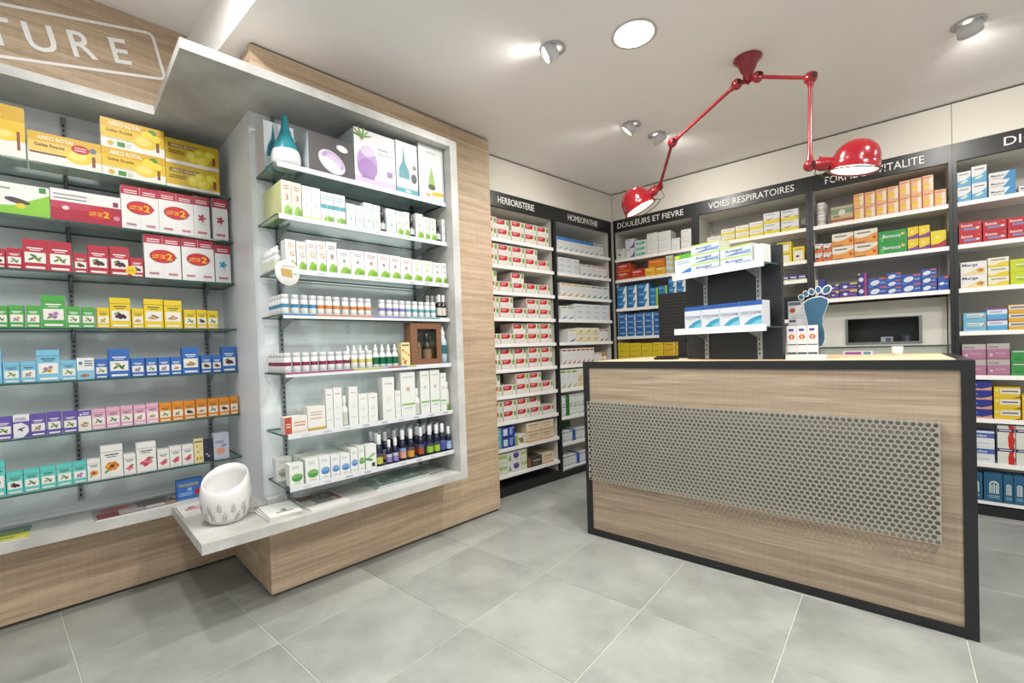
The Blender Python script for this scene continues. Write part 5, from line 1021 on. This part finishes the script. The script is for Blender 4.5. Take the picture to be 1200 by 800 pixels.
ROWS_1=[
 (2.055,[(-2.137,0.099,0.104,1,1,0,'w_dot'),(-2.034,0.096,0.094,2,1,0,'w_purple'),(-1.933,0.120,0.052,3,1,0,'w_teal'),(-1.809,0.111,0.068,3,1,0,'w_plain'),(-1.694,0.120,0.066,3,1,0,'w_plain'),(-1.570,0.080,0.057,2,1,0,'w_plain'),(-1.478,0.093,0.089,2,1,0,'w_plain')]),
 (1.845,[(-2.135,0.145,0.081,2,1,0,'redbox'),(-1.980,0.134,0.091,1,1,0,'redbox'),(-1.837,0.104,0.086,1,1,0,'yellowbar'),(-1.729,0.100,0.079,1,1,0,'yellowbar'),(-1.625,0.065,0.057,3,1,0,'bluelime')]),
 (1.555,[(-2.139,0.104,0.074,3,1,0,'bluediag'),(-2.026,0.100,0.074,3,1,0,'bluediag'),(-1.917,0.115,0.075,3,1,0,'bluediag'),(-1.793,0.081,0.059,3,1,0,'bluegreen'),(-1.708,0.087,0.062,3,1,0,'bluegreen'),(-1.608,0.077,0.082,3,1,0,'bluediag'),(-1.527,0.079,0.079,3,1,0,'bluediag')]),
 (1.272,[(-2.129,0.089,0.056,4,1,0,'bluebar'),(-2.035,0.087,0.055,4,1,0,'bluebar'),(-1.943,0.089,0.056,4,1,0,'bluebar'),(-1.850,0.087,0.056,4,1,0,'bluebar'),(-1.759,0.080,0.056,4,1,0,'bluebar'),(-1.674,0.070,0.056,4,1,0,'bluebar')]),
 (0.99,[(-2.147,0.127,0.054,4,1,0,'yellowflat'),(-2.016,0.118,0.053,4,1,0,'yellowflat'),(-1.893,0.110,0.052,4,1,0,'yellowflat'),(-1.780,0.106,0.053,4,1,0,'yellowflat'),(-1.669,0.111,0.053,4,1,0,'yellowflat2'),(-1.555,0.107,0.053,4,1,0,'yellowflat2')]),
]
ROWS_2=[
 (2.06,[(-1.247,0.115,0.059,1,1,0,'yellowwhite'),(-1.129,0.110,0.054,2,1,0,'yellowwhite'),(-1.015,0.106,0.057,2,1,0,'yellowwhite'),(-0.905,0.103,0.061,2,1,0,'yellowwhite'),(-0.799,0.117,0.087,2,1,0,'swoosh'),(-0.673,0.121,0.085,2,1,0,'swoosh')]),
 (1.81,[(-0.703,0.099,0.083,2,1,0,'yellowred'),(-0.598,0.081,0.115,1,1,0,'yellowdot')]),
 (1.66,[(-0.687,0.060,0.044,1,1,0,'purplepill'),(-0.625,0.056,0.043,1,1,0,'purplepill'),(-0.566,0.057,0.042,1,1,0,'purplepill')]),
]
ROWS_3=[
 (2.06,[(-0.342,0.135,0.121,1,1,0,'brownbox'),(-0.204,0.062,0.094,2,1,0,'orangefruit'),(-0.139,0.061,0.093,2,1,0,'orangefruit'),(-0.076,0.062,0.096,2,1,0,'orangefruit'),(-0.012,0.062,0.097,2,1,0,'orangefruit'),(0.053,0.059,0.108,2,1,0,'orangefruit'),(0.114,0.057,0.109,2,1,0,'orangefruit'),(0.173,0.058,0.111,2,1,0,'orangefruit'),(0.233,0.059,0.111,1,1,0,'orangefruit')]),
 (1.78,[(-0.450,0.052,0.071,2,1,0,'orangesmall'),(-0.395,0.054,0.068,2,1,0,'orangesmall'),(-0.339,0.132,0.099,2,1,0,'orangewide'),(-0.204,0.135,0.100,2,1,0,'orangewide'),(-0.066,0.156,0.082,2,1,0,'greenvit'),(0.094,0.056,0.083,2,1,0,'yellowviolet'),(0.152,0.056,0.083,2,1,0,'yellowviolet'),(0.212,0.076,0.117,1,1,0,'yellowcrimson')]),
 (1.49,[(-0.456,0.069,0.157,1,1,0,'whitepill'),(-0.357,0.056,0.054,2,1,0,'bluegold'),(-0.299,0.108,0.055,2,1,0,'bluegold'),(-0.186,0.055,0.086,2,1,0,'bluemagenta'),(-0.126,0.101,0.062,2,1,0,'bluepill'),(-0.023,0.079,0.050,3,1,0,'bluepill'),(0.058,0.101,0.064,2,1,0,'bluepill'),(0.161,0.077,0.051,3,1,0,'bluepill'),(0.243,0.054,0.096,1,1,0,'bluepill')]),
]
ROWS_4=[
 (2.06,[(0.341,0.068,0.099,2,1,0,'mx_tall'),(0.412,0.069,0.109,2,1,0,'mx_tall'),(0.489,0.118,0.051,3,1,0,'mx_wide'),(0.618,0.098,0.041,1,1,0,'mx_wide')]),
 (1.78,[(0.349,0.106,0.072,2,1,0,'rennie'),(0.460,0.105,0.067,2,1,0,'rennie'),(0.568,0.104,0.066,2,1,0,'rennie')]),
 (1.49,[(0.354,0.122,0.086,2,1,0,'marga'),(0.479,0.093,0.061,3,1,0,'creamyellow'),(0.576,0.100,0.080,2,1,0,'limegreen')]),
 (1.206,[(0.363,0.106,0.060,2,1,0,'skycarton'),(0.472,0.090,0.071,2,1,0,'skyviolet'),(0.566,0.107,0.053,3,1,0,'amber')]),
 (0.916,[(0.355,0.110,0.102,2,1,0,'mauve'),(0.469,0.101,0.103,2,1,0,'mauve'),(0.574,0.104,0.081,2,1,0,'greenwide')]),
 (0.634,[(0.376,0.113,0.061,4,1,0,'navyflat'),(0.497,0.115,0.069,3,1,0,'yellowclip'),(0.618,0.098,0.081,2,1,0,'yellowclip')]),
 (0.345,[(0.388,0.109,0.103,2,1,0,'lax'),(0.509,0.078,0.125,2,1,0,'redstripe'),(0.590,0.086,0.126,2,1,0,'redstripe')]),
 (0.092,[(0.353,0.087,0.181,1,1,0,'arch'),(0.445,0.084,0.187,1,1,0,'arch'),(0.532,0.044,0.183,1,1,0,'arch'),(0.578,0.045,0.185,1,1,0,'arch'),(0.626,0.044,0.188,1,1,0,'arch')]),
]
fill(FL, ROWS_L, -.475, lambda r: f'{ORD[r]} sign bay shelf', 'cartons on the sign bay glass shelves', umax=-1.556)
NM = [0, 1, 2, 5, 6]
fill(FL, ROWS_M, .168, lambda r: f'{ORD[NM[r]]} niche shelf', 'cartons on the niche glass shelves', umax=-.546, umin=-1.524)
fill(FB, ROWS_1, -.018, lambda r: f'{ORD[r]} DOULEURS shelf', 'cartons under the DOULEURS ET FIEVRE header')
fill(FB, ROWS_2, -.018, lambda r: f'{ORD[r]} RESPIRATOIRES shelf', 'cartons under the VOIES RESPIRATOIRES header')
fill(FB, ROWS_3, -.018, lambda r: f'{ORD[r]} VITALITE shelf', 'cartons under the FORME ET VITALITE header', umin=-.453, umax=.299)
fill(FB, ROWS_4, -.018, lambda r: f'{ORD[r]} shelf under DIG header', 'cartons under the DIG header', umin=.345)
# orange carton lying on the two amber ones
put('orangelid', FB, -1.80, -.018, 1.932, .165, .070, 'orange carton lying on the amber cartons, second DOULEURS shelf', 'cartons under the DOULEURS ET FIEVRE header')
put('bluebox', FL, -1.845, -.535, ZLd, .115, .105, 'blue carton with red fruit standing on the ledge beside the warmer', None, d=.035)
put('drop2', FL, -1.522, .035, 2.1006, .14, .245, 'white box with teal diffuser print behind the real teal diffuser', 'cartons on the niche glass shelves', d=.12)
put('dome_grey', FL, -1.524, .02, .5736, .075, .112, 'white carton with grey dome alone at the back of lowest niche shelf', 'cartons on the niche glass shelves')

# herb unit: two layers of five columns, some places empty
def herb_rows():
    up = [(0, 1, 2, 3, 4), (0, 1, 2, 3), (0, 2), (0, 1, 3, 4), (2, 3, 4), (0, 1, 2, 3, 4), (0, 2, 3), (0, 1, 2, 3)]
    w, h = .146, .084
    for r, z in enumerate(HZ[:8]):
        for col in range(5):
            u = -.098 + .150 * col
            for lay in (0, 1):
                if lay == 1 and col not in up[r]: continue
                lab = f'{["lower", "upper"][lay]} white herb carton with red tab, {ORD[col]} from left on {ORD[r]} HERBORISTERIE shelf'
                v = -.018 - (0.0 if lay == 0 or random.random() < .8 else .02)
                put(f'herbred{(r * 3 + col * 2 + lay) % 5}', FH, u, v, z + .0006 + lay * (h + .0006), w, h, lab, 'herb cartons under the HERBORISTERIE header')
herb_rows()
HX = [(HZ[8], [(-.035, .055, .085, 2, 1, 0, 'tealbox2'), (.022, .15, .085, 2, 1, 0, 'navybox'), (.178, .12, .085, 1, 1, 0, 'plantbox'), (.302, .17, .083, 2, 1, 0, 'beigebox'), (.476, .16, .083, 2, 1, 0, 'beigebox')]),
      (HZ[9], [(-.01, .085, .086, 2, 1, 0, 'palegreen'), (.08, .15, .086, 2, 1, 0, 'violetbox'), (.234, .065, .086, 2, 1, 0, 'palegreen'), (.31, .165, .085, 1, 1, 0, 'darkpack'), (.482, .15, .09, 1, 1, 0, 'beigebox')])]
D['tealbox2'] = ('medicine_box', 'narrow teal carton', '#7fc4c4', None, None, lambda b: b.bars(.2, .8, (.6, .3), '#d8eeec', .1), .14, 'box')
fill(FH, HX, -.018, lambda r: f'{["ninth", "lowest"][r]} HERBORISTERIE shelf', 'mixed cartons low under the HERBORISTERIE header')
# homeopathy unit
def run(u0, u1, h, keys, n=1):
    w = (u1 - u0) / len(keys); return [(u0 + i * w, w, h, n, 1, 0, k) for i, k in enumerate(keys)]
OX = [(OZ[0], run(.755, 1.44, .118, ['bluetop2'] * 7 + ['tealfoot'] * 2)),
      (OZ[1], run(.765, 1.06, .048, ['flatblue'] * 3, 3) + run(1.08, 1.49, .112, ['bluesw'] * 2 + ['pinksw'] * 3)),
      (OZ[2], run(.775, 1.50, .125, ['orangefoot'] * 3 + ['limefoot2'] * 2 + ['tealsw'] * 3)),
      (OZ[3], run(.775, .965, .125, ['greensw'] * 2) + run(.975, 1.50, .050, ['flatblue'] * 4, 3)),
      (OZ[4], run(.87, .985, .125, ['violetsw']) + run(.99, 1.33, .068, ['flatyellow'] * 3, 2) + run(1.335, 1.48, .125, ['crimsonsw'] * 2)),
      (OZ[5], run(.775, 1.245, .150, ['redsw'] * 7) + run(1.25, 1.36, .10, ['redsw'] * 2)),
      (OZ[6], run(.745, 1.14, .175, ['greenspine', 'limefoot2', 'greenspine', 'flatyellow', 'greenspine'])),
      (OZ[7], run(.755, 1.12, .095, ['bluespine', 'solidgreen', 'limefoot2', 'greenspine', 'limefoot2', 'bluespine', 'greenspine'], 2)),
      (OZ[8], run(.745, 1.12, .10, ['bluespine', 'limefoot2', 'bluespine', 'solidblue', 'bluespine', 'bluespine', 'bluespine', 'bluespine'])),
      (OZ[9], run(.750, 1.12, .10, ['bluespine', 'bluespine', 'bluespine', 'bluespine', 'solidblue', 'bluespine', 'bluespine', 'bluespine']))]
fill(FH, OX, -.018, lambda r: f'{ORD[r]} HOMEOPATHIE shelf', 'cartons under the HOMEOPATHIE header')
put('solidgreen', FH, .95, -.20, OZ[8] + .0006, .12, .15, 'dark green carton at the back of the ninth HOMEOPATHIE shelf', 'cartons under the HOMEOPATHIE header')

# counter stand cartons
for k, (a, b_) in enumerate(((-.210, -.106), (-.104, .002), (.004, .109), (.111, .226))):
    put('coc', FS, a, .138, 1.2626, b_ - a, .130, f'white COCCULINE carton with blue swoosh, {ORD[k]} from left on the stand', 'COCCULINE cartons on the stand')
put('arng', FS, -.272, .130, 1.5756, .108, .122, 'white carton with green top at the left of the upper stand shelf', None)
for k in range(3): put('arn', FS, -.160, .136, 1.5756 + .0525 * k, .168, .052, f'{["bottom", "middle", "top"][k]} Arnigel carton in the left stack of three on the stand', 'Arnigel cartons on the stand')
for k in range(2): put('arn', FS, .014, .138, 1.5756 + .0525 * k, .165, .052, f'{["lower", "upper"][k]} Arnigel carton in the right stack of two on the stand', 'Arnigel cartons on the stand')
for k in range(2): put('carew', FS, .182, .120 - .0, 1.5756 + .0465 * k, .045, .046, f'{["lower", "upper"][k]} small white carton at the right end of the upper stand shelf', 'small cartons at the stand end', d=.07)
for k in range(3): put('oneup', FW, -.405 + .0435 * k, -2.625, ZT + .0206, .0425, .145, f'slim white carton with orange dot, {ORD[k]} from left before the blue foot', 'foot care cartons in the display')

# ------------------------------------------------------------------ bottles and tubes
_bt = {}
def bottle(kind, key, mk):
    if (kind, key) not in _bt: _bt[(kind, key)] = mk()
    return _bt[(kind, key)]
def spawn(name, parts, fr, u, v, z, label, cat, group, sc=1.0):
    o = link(name, None, None, fr.P(u, v, z), fr.a); o.empty_display_size = .02; o.scale = (sc, sc, sc if sc < 1.2 else 1.0); tag(o, label, cat, group)
    for pn, me in parts: link(pn, me, o)
    return o
def tube_parts(acc):
    W_, L_ = c('#f0f1f1'), c('#d5d9da')
    mb = MB(); mb.lathe([(.0165, 0), (.018, .002), (.018, .032), (.018, .050), (.018, .072), (.0165, .074)], 16, cols=[W_, W_, c(acc), W_, L_])
    m1 = mb.data('label_body', M['gloss'])
    mb = MB(); mb.lathe([(.0168, .074), (.0175, .075), (.0175, .093), (.0160, .095), (1e-5, .095)], 16, col=c('#dfe2e3'), cap=False)
    return [('body', m1), ('cap', mb.data('cap', M['gloss']))]
def dropper_parts(body, lab, capc, h=.095, spray=False):
    mb = MB(); mb.lathe([(.015, 0), (.0185, .003), (.0185, .018), (.0185, h * .62), (.0185, h * .70), (.013, h * .86), (.0085, h * .92), (.0085, h)], 16, cols=[c(body), c(body), c(lab), c(body), c(body), c(body), c(body)])
    m1 = mb.data('bottle_body', M['gloss'])
    mb = MB()
    if spray: mb.lathe([(.0095, h - .004), (.0105, h), (.0105, h + .014), (.006, h + .018), (.005, h + .034), (1e-5, h + .035)], 14, col=c(capc), cap=False)
    else: mb.lathe([(.0105, h - .004), (.0112, h), (.0108, h + .038), (.0095, h + .040), (1e-5, h + .040)], 14, col=c(capc), cap=False)
    return [('body', m1), ('cap', mb.data('cap', M['gloss']))]
def oil_parts(acc, acc2, h=.125):
    bd = c('#1c2038')
    mb = MB(); mb.lathe([(.018, 0), (.0215, .003), (.0215, .014), (.0215, .014 + h * .30), (.0215, .014 + h * .46), (.0215, h * .72), (.014, h * .88), (.0095, h * .92), (.0095, h)], 18, cols=[bd, bd, c(acc), c(acc2), bd, bd, bd, bd])
    m1 = mb.data('bottle_body', M['gloss'])
    mb = MB(); mb.lathe([(.0118, h - .006), (.0122, h), (.0118, h + .045), (.0105, h + .047), (1e-5, h + .047)], 14, col=c('#f1f3f6'), cap=False)
    return [('body', m1), ('cap', mb.data('cap', M['gloss']))]
GT = 'small tubes and bottles on the niche shelves'
U4 = [-1.495, -1.450, -1.407, -1.366, -1.327, -1.287, -1.246, -1.199, -1.155, -1.113, -1.072, -0.989, -0.944, -0.903, -0.862, -0.82, -0.776, -0.732, -0.689, -0.646]
for i, u in enumerate(U4):
    acc, an = (('#4a90b8', 'blue') if i < 4 else ('#d98a4e', 'orange') if i < 11 else ('#8f86c4', 'lilac') if i < 15 else ('#6fb4b8', 'teal'))
    ps = bottle('tube', acc, lambda: tube_parts(acc))
    spawn('homeopathic_tube', ps, FL, u, .145, MZ[3] + .0006, f'small white tube with {an} band, {ORD[i]} from left on fourth niche shelf', 'tube', GT)
    if i == 0:
        for q in range(4): spawn('homeopathic_tube', ps, FL, u, .145 - .042 * (q + 1), MZ[3] + .0006, f'small white tube with blue band, {ORD[q + 1]} behind first tube on fourth niche shelf', 'tube', GT)
for i, u in enumerate((-0.598, -0.566)):
    spawn('dropper_bottle', bottle('drop', 'brown', lambda: dropper_parts('#2a1d1a', '#d9d4cc', '#f0f0ee', .105)), FL, u, .145, MZ[3] + .0006, f'dark brown bottle with white cap, {ORD[i]} from left on fourth niche shelf', 'bottle', GT)
for i, u in enumerate((-0.640, -0.605, -0.572)):
    spawn('dropper_bottle', bottle('drop', 'brown', None), FL, u, .085, MZ[3] + .0006, f'dark brown white-capped bottle in back row, {ORD[i]} from left, fourth niche shelf', 'bottle', GT)
U5 = [-1.495, -1.452, -1.410, -1.368, -1.326, -1.285, -1.244, -1.203, -1.160, -1.118, -1.076]
for i, u in enumerate(U5):
    acc, an = (('#8e2f52', 'crimson') if i < 8 else ('#d8cf6a', 'yellow'))
    ps = bottle('tube', acc, lambda: tube_parts(acc))
    spawn('homeopathic_tube', ps, FL, u, .145, MZ[4] + .0006, f'small white tube with {an} band, {ORD[i]} from left on fifth niche shelf', 'tube', GT)
    if i == 0:
        for q in range(5): spawn('homeopathic_tube', ps, FL, u, .145 - .042 * (q + 1), MZ[4] + .0006, f'small white tube with crimson band, {ORD[q + 1]} behind first tube on fifth niche shelf', 'tube', GT)
for i, u in enumerate((-1.036, -0.996, -0.957, -0.917)):
    spawn('spray_bottle', bottle('drop', 'green', lambda: dropper_parts('#e9eeea', '#1f6b4a', '#f0f2f1', .092, True)), FL, u, .145, MZ[4] + .0006, f'small white spray bottle with green label, {ORD[i]} of four on fifth niche shelf', 'bottle', GT)
for i, u in enumerate((-1.165, -1.130, -1.094, -1.058)):
    spawn('spray_bottle', bottle('drop', 'green', None), FL, u, .085, MZ[4] + .0006, f'green labelled spray bottle behind the yellow tubes, {ORD[i]} of four', 'bottle', GT)
for i, (u, vv) in enumerate(((-0.981, .150), (-0.793, .150), (-0.605, .150))):
    spawn('dropper_bottle', bottle('drop', 'black', lambda: dropper_parts('#1d2422', '#c9d2cc', '#2a2f2e', .085)), FL, u + .012, vv, MZ[1] + .0006, f'small dark dropper bottle between cartons, {ORD[i]} from left on second niche shelf', 'bottle', GT)
# receding white bottles at the left of the third shelf
for q in range(6):
    spawn('pump_bottle', bottle('drop', 'white', lambda: dropper_parts('#e8ebe6', '#dfe6d0', '#f2f3f2', .085, True)), FL, -1.505, .100 - .033 * q, MZ[2] + .0006, f'white pump bottle, {ORD[q]} in the row running back, left end of third niche shelf', 'bottle', GT)
# sixth shelf: three slim lotion bottles
def lotion(): return dropper_parts('#eef0ec', '#cfd6c6', '#f4f5f3', .115)
for i, u in enumerate((-1.226, -0.786)):
    spawn('lotion_bottle', bottle('drop', 'lotion', lotion), FL, u, .148, MZ[5] + .0006, f'slim white lotion bottle among cartons, {ORD[i]} from left on sixth niche shelf', 'bottle', GT)
def greenlotion():
    mb = MB(); mb.lathe([(.018, 0), (.021, .003), (.021, .05), (.021, .13), (.016, .16), (.010, .165), (.010, .17)], 16, cols=[c('#8cc24a'), c('#8cc24a'), c('#eef1ea'), c('#eef1ea'), c('#eef1ea'), c('#eef1ea')])
    m1 = mb.data('bottle_body', M['gloss']); mb = MB(); mb.lathe([(.013, .168), (.014, .172), (.013, .215), (1e-5, .217)], 14, col=c('#f2f4f0'), cap=False); return [('body', m1), ('cap', mb.data('cap', M['gloss']))]
spawn('lotion_bottle', bottle('drop', 'gl', greenlotion), FL, -0.562, .140, MZ[5] + .0006, 'white lotion bottle with green foot at the right end of sixth niche shelf', 'bottle', GT, .82)
def pump():
    mb = MB(); mb.lathe([(.022, 0), (.026, .003), (.026, .06), (.026, .115), (.026, .135), (.014, .165), (.012, .175)], 18, cols=[c('#bcd3d8'), c('#bcd3d8'), c('#2f6f78'), c('#bcd3d8'), c('#cfdde0'), c('#e8eef0')])
    m1 = mb.data('bottle_body', M['gloss']); mb = MB(); mb.lathe([(.013, .172), (.0145, .176), (.0145, .20), (.008, .205), (.007, .232), (1e-5, .233)], 14, col=c('#f4f6f7'), cap=False); return [('body', m1), ('cap', mb.data('pump_head', M['gloss']))]
spawn('pump_bottle', bottle('drop', 'pump', pump), FL, -0.578, .140, MZ[4] + .0006, 'teal and white pump bottle beside the brown window box', 'bottle', GT)
# brown window gift box
org = (-0.715, .165, MZ[4] + .0006)
th = thing('gift_box', 'brown window gift box holding two small bottles on fifth niche shelf', 'box', FL, *org)
br, brd = c('#8a5f44'), c('#8f6a50')
u0, u1, z0, z1, v1 = -.822, -.606, MZ[4] + .0006, 1.362, .165
mb = MB(org); mb.box(u0, u1, v1 - .07, v1 - .062, z0, z1, brd); mb.box(u0, u0 + .012, v1 - .062, v1, z0, z1, br); mb.box(u1 - .012, u1, v1 - .062, v1, z0, z1, br); mb.box(u0, u1, v1 - .062, v1, z0, z0 + .012, br); mb.box(u0, u1, v1 - .062, v1, z1 - .012, z1, br)
part(th, 'tray', mb, M['carton'])
mb = MB(org); wz0, wz1, wu0, wu1 = z0 + .035, z1 - .035, u0 + .045, u1 - .035
mb.box(u0, wu0, v1, v1 + .003, z0, z1, br); mb.box(wu1, u1, v1, v1 + .003, z0, z1, br); mb.box(wu0, wu1, v1, v1 + .003, z0, wz0, br); mb.box(wu0, wu1, v1, v1 + .003, wz1, z1, br)
part(th, 'window_frame', mb, M['carton'])
mb = MB(org); mb.box(wu0, wu1, v1 - .001, v1, wz0, wz1); part(th, 'pane', mb, M['glass'])
for uu, ww, cc in ((u0 + .072, .016, '#a8705a'), (u0 + .132, .028, '#3f2d22')):
    spawn('gift_bottle', bottle('gift', cc, lambda: dropper_parts(cc, '#b98a6a', '#2a211c', .13)), FL, uu, v1 - .032, z0 + .0126, f'{"slim pinkish" if ww < .02 else "broad dark"} bottle inside the brown window box', 'bottle', 'bottles in the gift box', ww / .0185 if ww > .02 else 1.0)
put('goldbook', FL, -.885, .165, MZ[4] + .0006, .056, .135, 'small brown and gold carton left of the window gift box', None, d=.05)
# dark essential oil bottles
OC = [('#c9c44a', '#4a4f60', 'yellow'), ('#8f86c0', '#c9c8dc', 'lilac'), ('#8f86c0', '#c9c8dc', 'lilac'), ('#d9a08a', '#8f9fd0', 'peach'), ('#d9963a', '#5a4a5a', 'amber'), ('#b0532a', '#5f5a78', 'rust'), ('#8fc43a', '#4a4f58', 'green'), ('#a8c43a', '#4a4f58', 'lime'), ('#4a52a8', '#5f64a8', 'violet'), ('#a8c4e0', '#8fb0d8', 'pale blue')]
FRN = [(-1.040, .150, 0, 1.0), (-0.980, .152, 1, .78), (-0.940, .152, 2, .80), (-0.886, .140, 3, 1.0), (-0.838, .150, 4, 1.0), (-0.764, .140, 5, 1.0), (-0.706, .150, 6, 1.0), (-0.656, .150, 7, 1.0), (-0.610, .145, 8, 1.0), (-0.566, .150, 9, .86)]
for i, (u, v, k, sc) in enumerate(FRN):
    a_, b_, nm = OC[k]; spawn('essential_oil_bottle', bottle('oil', k, lambda: oil_parts(a_, b_)), FL, u, v, MZ[6] + .0006, f'dark white-capped oil bottle with {nm} label, {ORD[i]} in front row, lowest niche shelf', 'bottle', 'essential oil bottles on the lowest niche shelf', sc)
i = 0
for v in (.085, .030):
    for u in (-1.020, -0.965, -0.905, -0.855, -0.805, -0.755, -0.705, -0.655, -0.605):
        a_, b_, nm = OC[(i * 3) % 10]; spawn('essential_oil_bottle', bottle('oil', (i * 3) % 10, lambda: oil_parts(a_, b_)), FL, u, v, MZ[6] + .0006, f'dark white-capped oil bottle, {ORD[i % 9]} from left in {"second" if i < 9 else "third"} row, lowest niche shelf', 'bottle', 'essential oil bottles on the lowest niche shelf'); i += 1
# teal aroma diffuser on the top shelf
org = (-1.447, .105, MZ[0] + .0006)
th = thing('aroma_diffuser', 'teal drop-shaped aroma diffuser with white base on the top niche shelf', 'diffuser', FL, *org)
mb = MB(); mb.lathe([(.048, 0), (.060, .004), (.066, .03), (.066, .06), (.060, .085)], 28, col=c('#f2f4f5')); part(th, 'base', mb, M['gloss'])
mb = MB(); mb.lathe([(.060, .085), (.053, .105), (.041, .135), (.029, .165), (.019, .20), (.014, .235), (.013, .255), (.010, .262), (1e-5, .263)], 28, col=c('#2f8c98'), cap=False); part(th, 'cover', mb, M['gloss'])
# round hanging price tag
org = (-1.494, .198, 1.582)
mb = MB((0, 0, 0)); q = Matrix.Rotation(R(90), 3, 'X')
mb.lathe([(1e-5, .0015), (.058, .0015), (.060, 0), (.058, -.0015), (1e-5, -.0015)], 30, mtx=q, col=c('#f3f2ec'), cap=False)
mb.mesh([(-.030, -.003, -.016), (.022, -.003, -.020), (.020, -.003, .016), (-.034, -.003, .020)], [(0, 1, 2, 3)], c('#c9a45a'))
mb.mesh([(-.030, -.003, .028), (.035, -.003, .030), (.035, -.003, .034), (-.030, -.003, .032)], [(0, 1, 2, 3)], c('#d99a8a')); mb.mesh([(.026, -.003, -.004), (.046, -.003, -.004), (.046, -.003, .002), (.026, -.003, .002)], [(0, 1, 2, 3)], c('#b9c0d0'))
o = link('round_tag', mb.data('round_tag', M['carton']), None, FL.P(*org), FL.a + R(12)); tag(o, 'round white tag with gold picture hanging from the third niche shelf', 'tag')
# white pill jars, stacked
def jar():
    mb = MB(); mb.lathe([(.026, 0), (.030, .003), (.030, .018), (.030, .048), (.030, .062), (.027, .066)], 18, cols=[c('#eeece6'), c('#eeece6'), c('#c9c8b8'), c('#eeece6'), c('#eeece6')]); m1 = mb.data('jar_body', M['gloss'])
    mb = MB(); mb.lathe([(.028, .066), (.029, .067), (.029, .088), (.027, .090), (1e-5, .090)], 18, col=c('#f4f3f0'), cap=False); return [('body', m1), ('lid', mb.data('lid', M['gloss']))]
for i, (u, v) in enumerate(((-.405, -.055), (-.400, -.125))):
    for k in range(2): spawn('pill_jar', bottle('jar', 0, jar), FB, u, v, 2.0606 + .0905 * k, f'{["lower", "upper"][k]} white pill jar in the {["front", "back"][i]} pair on first VITALITE shelf', 'jar', 'white pill jars')
# two brown glass jars on the homeopathy shelf
def bjar():
    mb = MB(); mb.lathe([(.022, 0), (.025, .003), (.025, .02), (.025, .062), (.022, .068)], 16, cols=[c('#9a6a3a'), c('#9a6a3a'), c('#efe0c4'), c('#9a6a3a')]); m1 = mb.data('jar_body', M['gloss'])
    mb = MB(); mb.lathe([(.023, .068), (.024, .069), (.024, .095), (1e-5, .096)], 16, col=c('#c09a5a'), cap=False); return [('body', m1), ('lid', mb.data('lid', M['gloss']))]
for i, u in enumerate((1.39, 1.45)): spawn('remedy_jar', bottle('jar', 1, bjar), FH, u, -.05, OZ[5] + .0006, f'{["left", "right"][i]} brown remedy jar with tan lid on sixth HOMEOPATHIE shelf', 'jar', 'brown remedy jars')
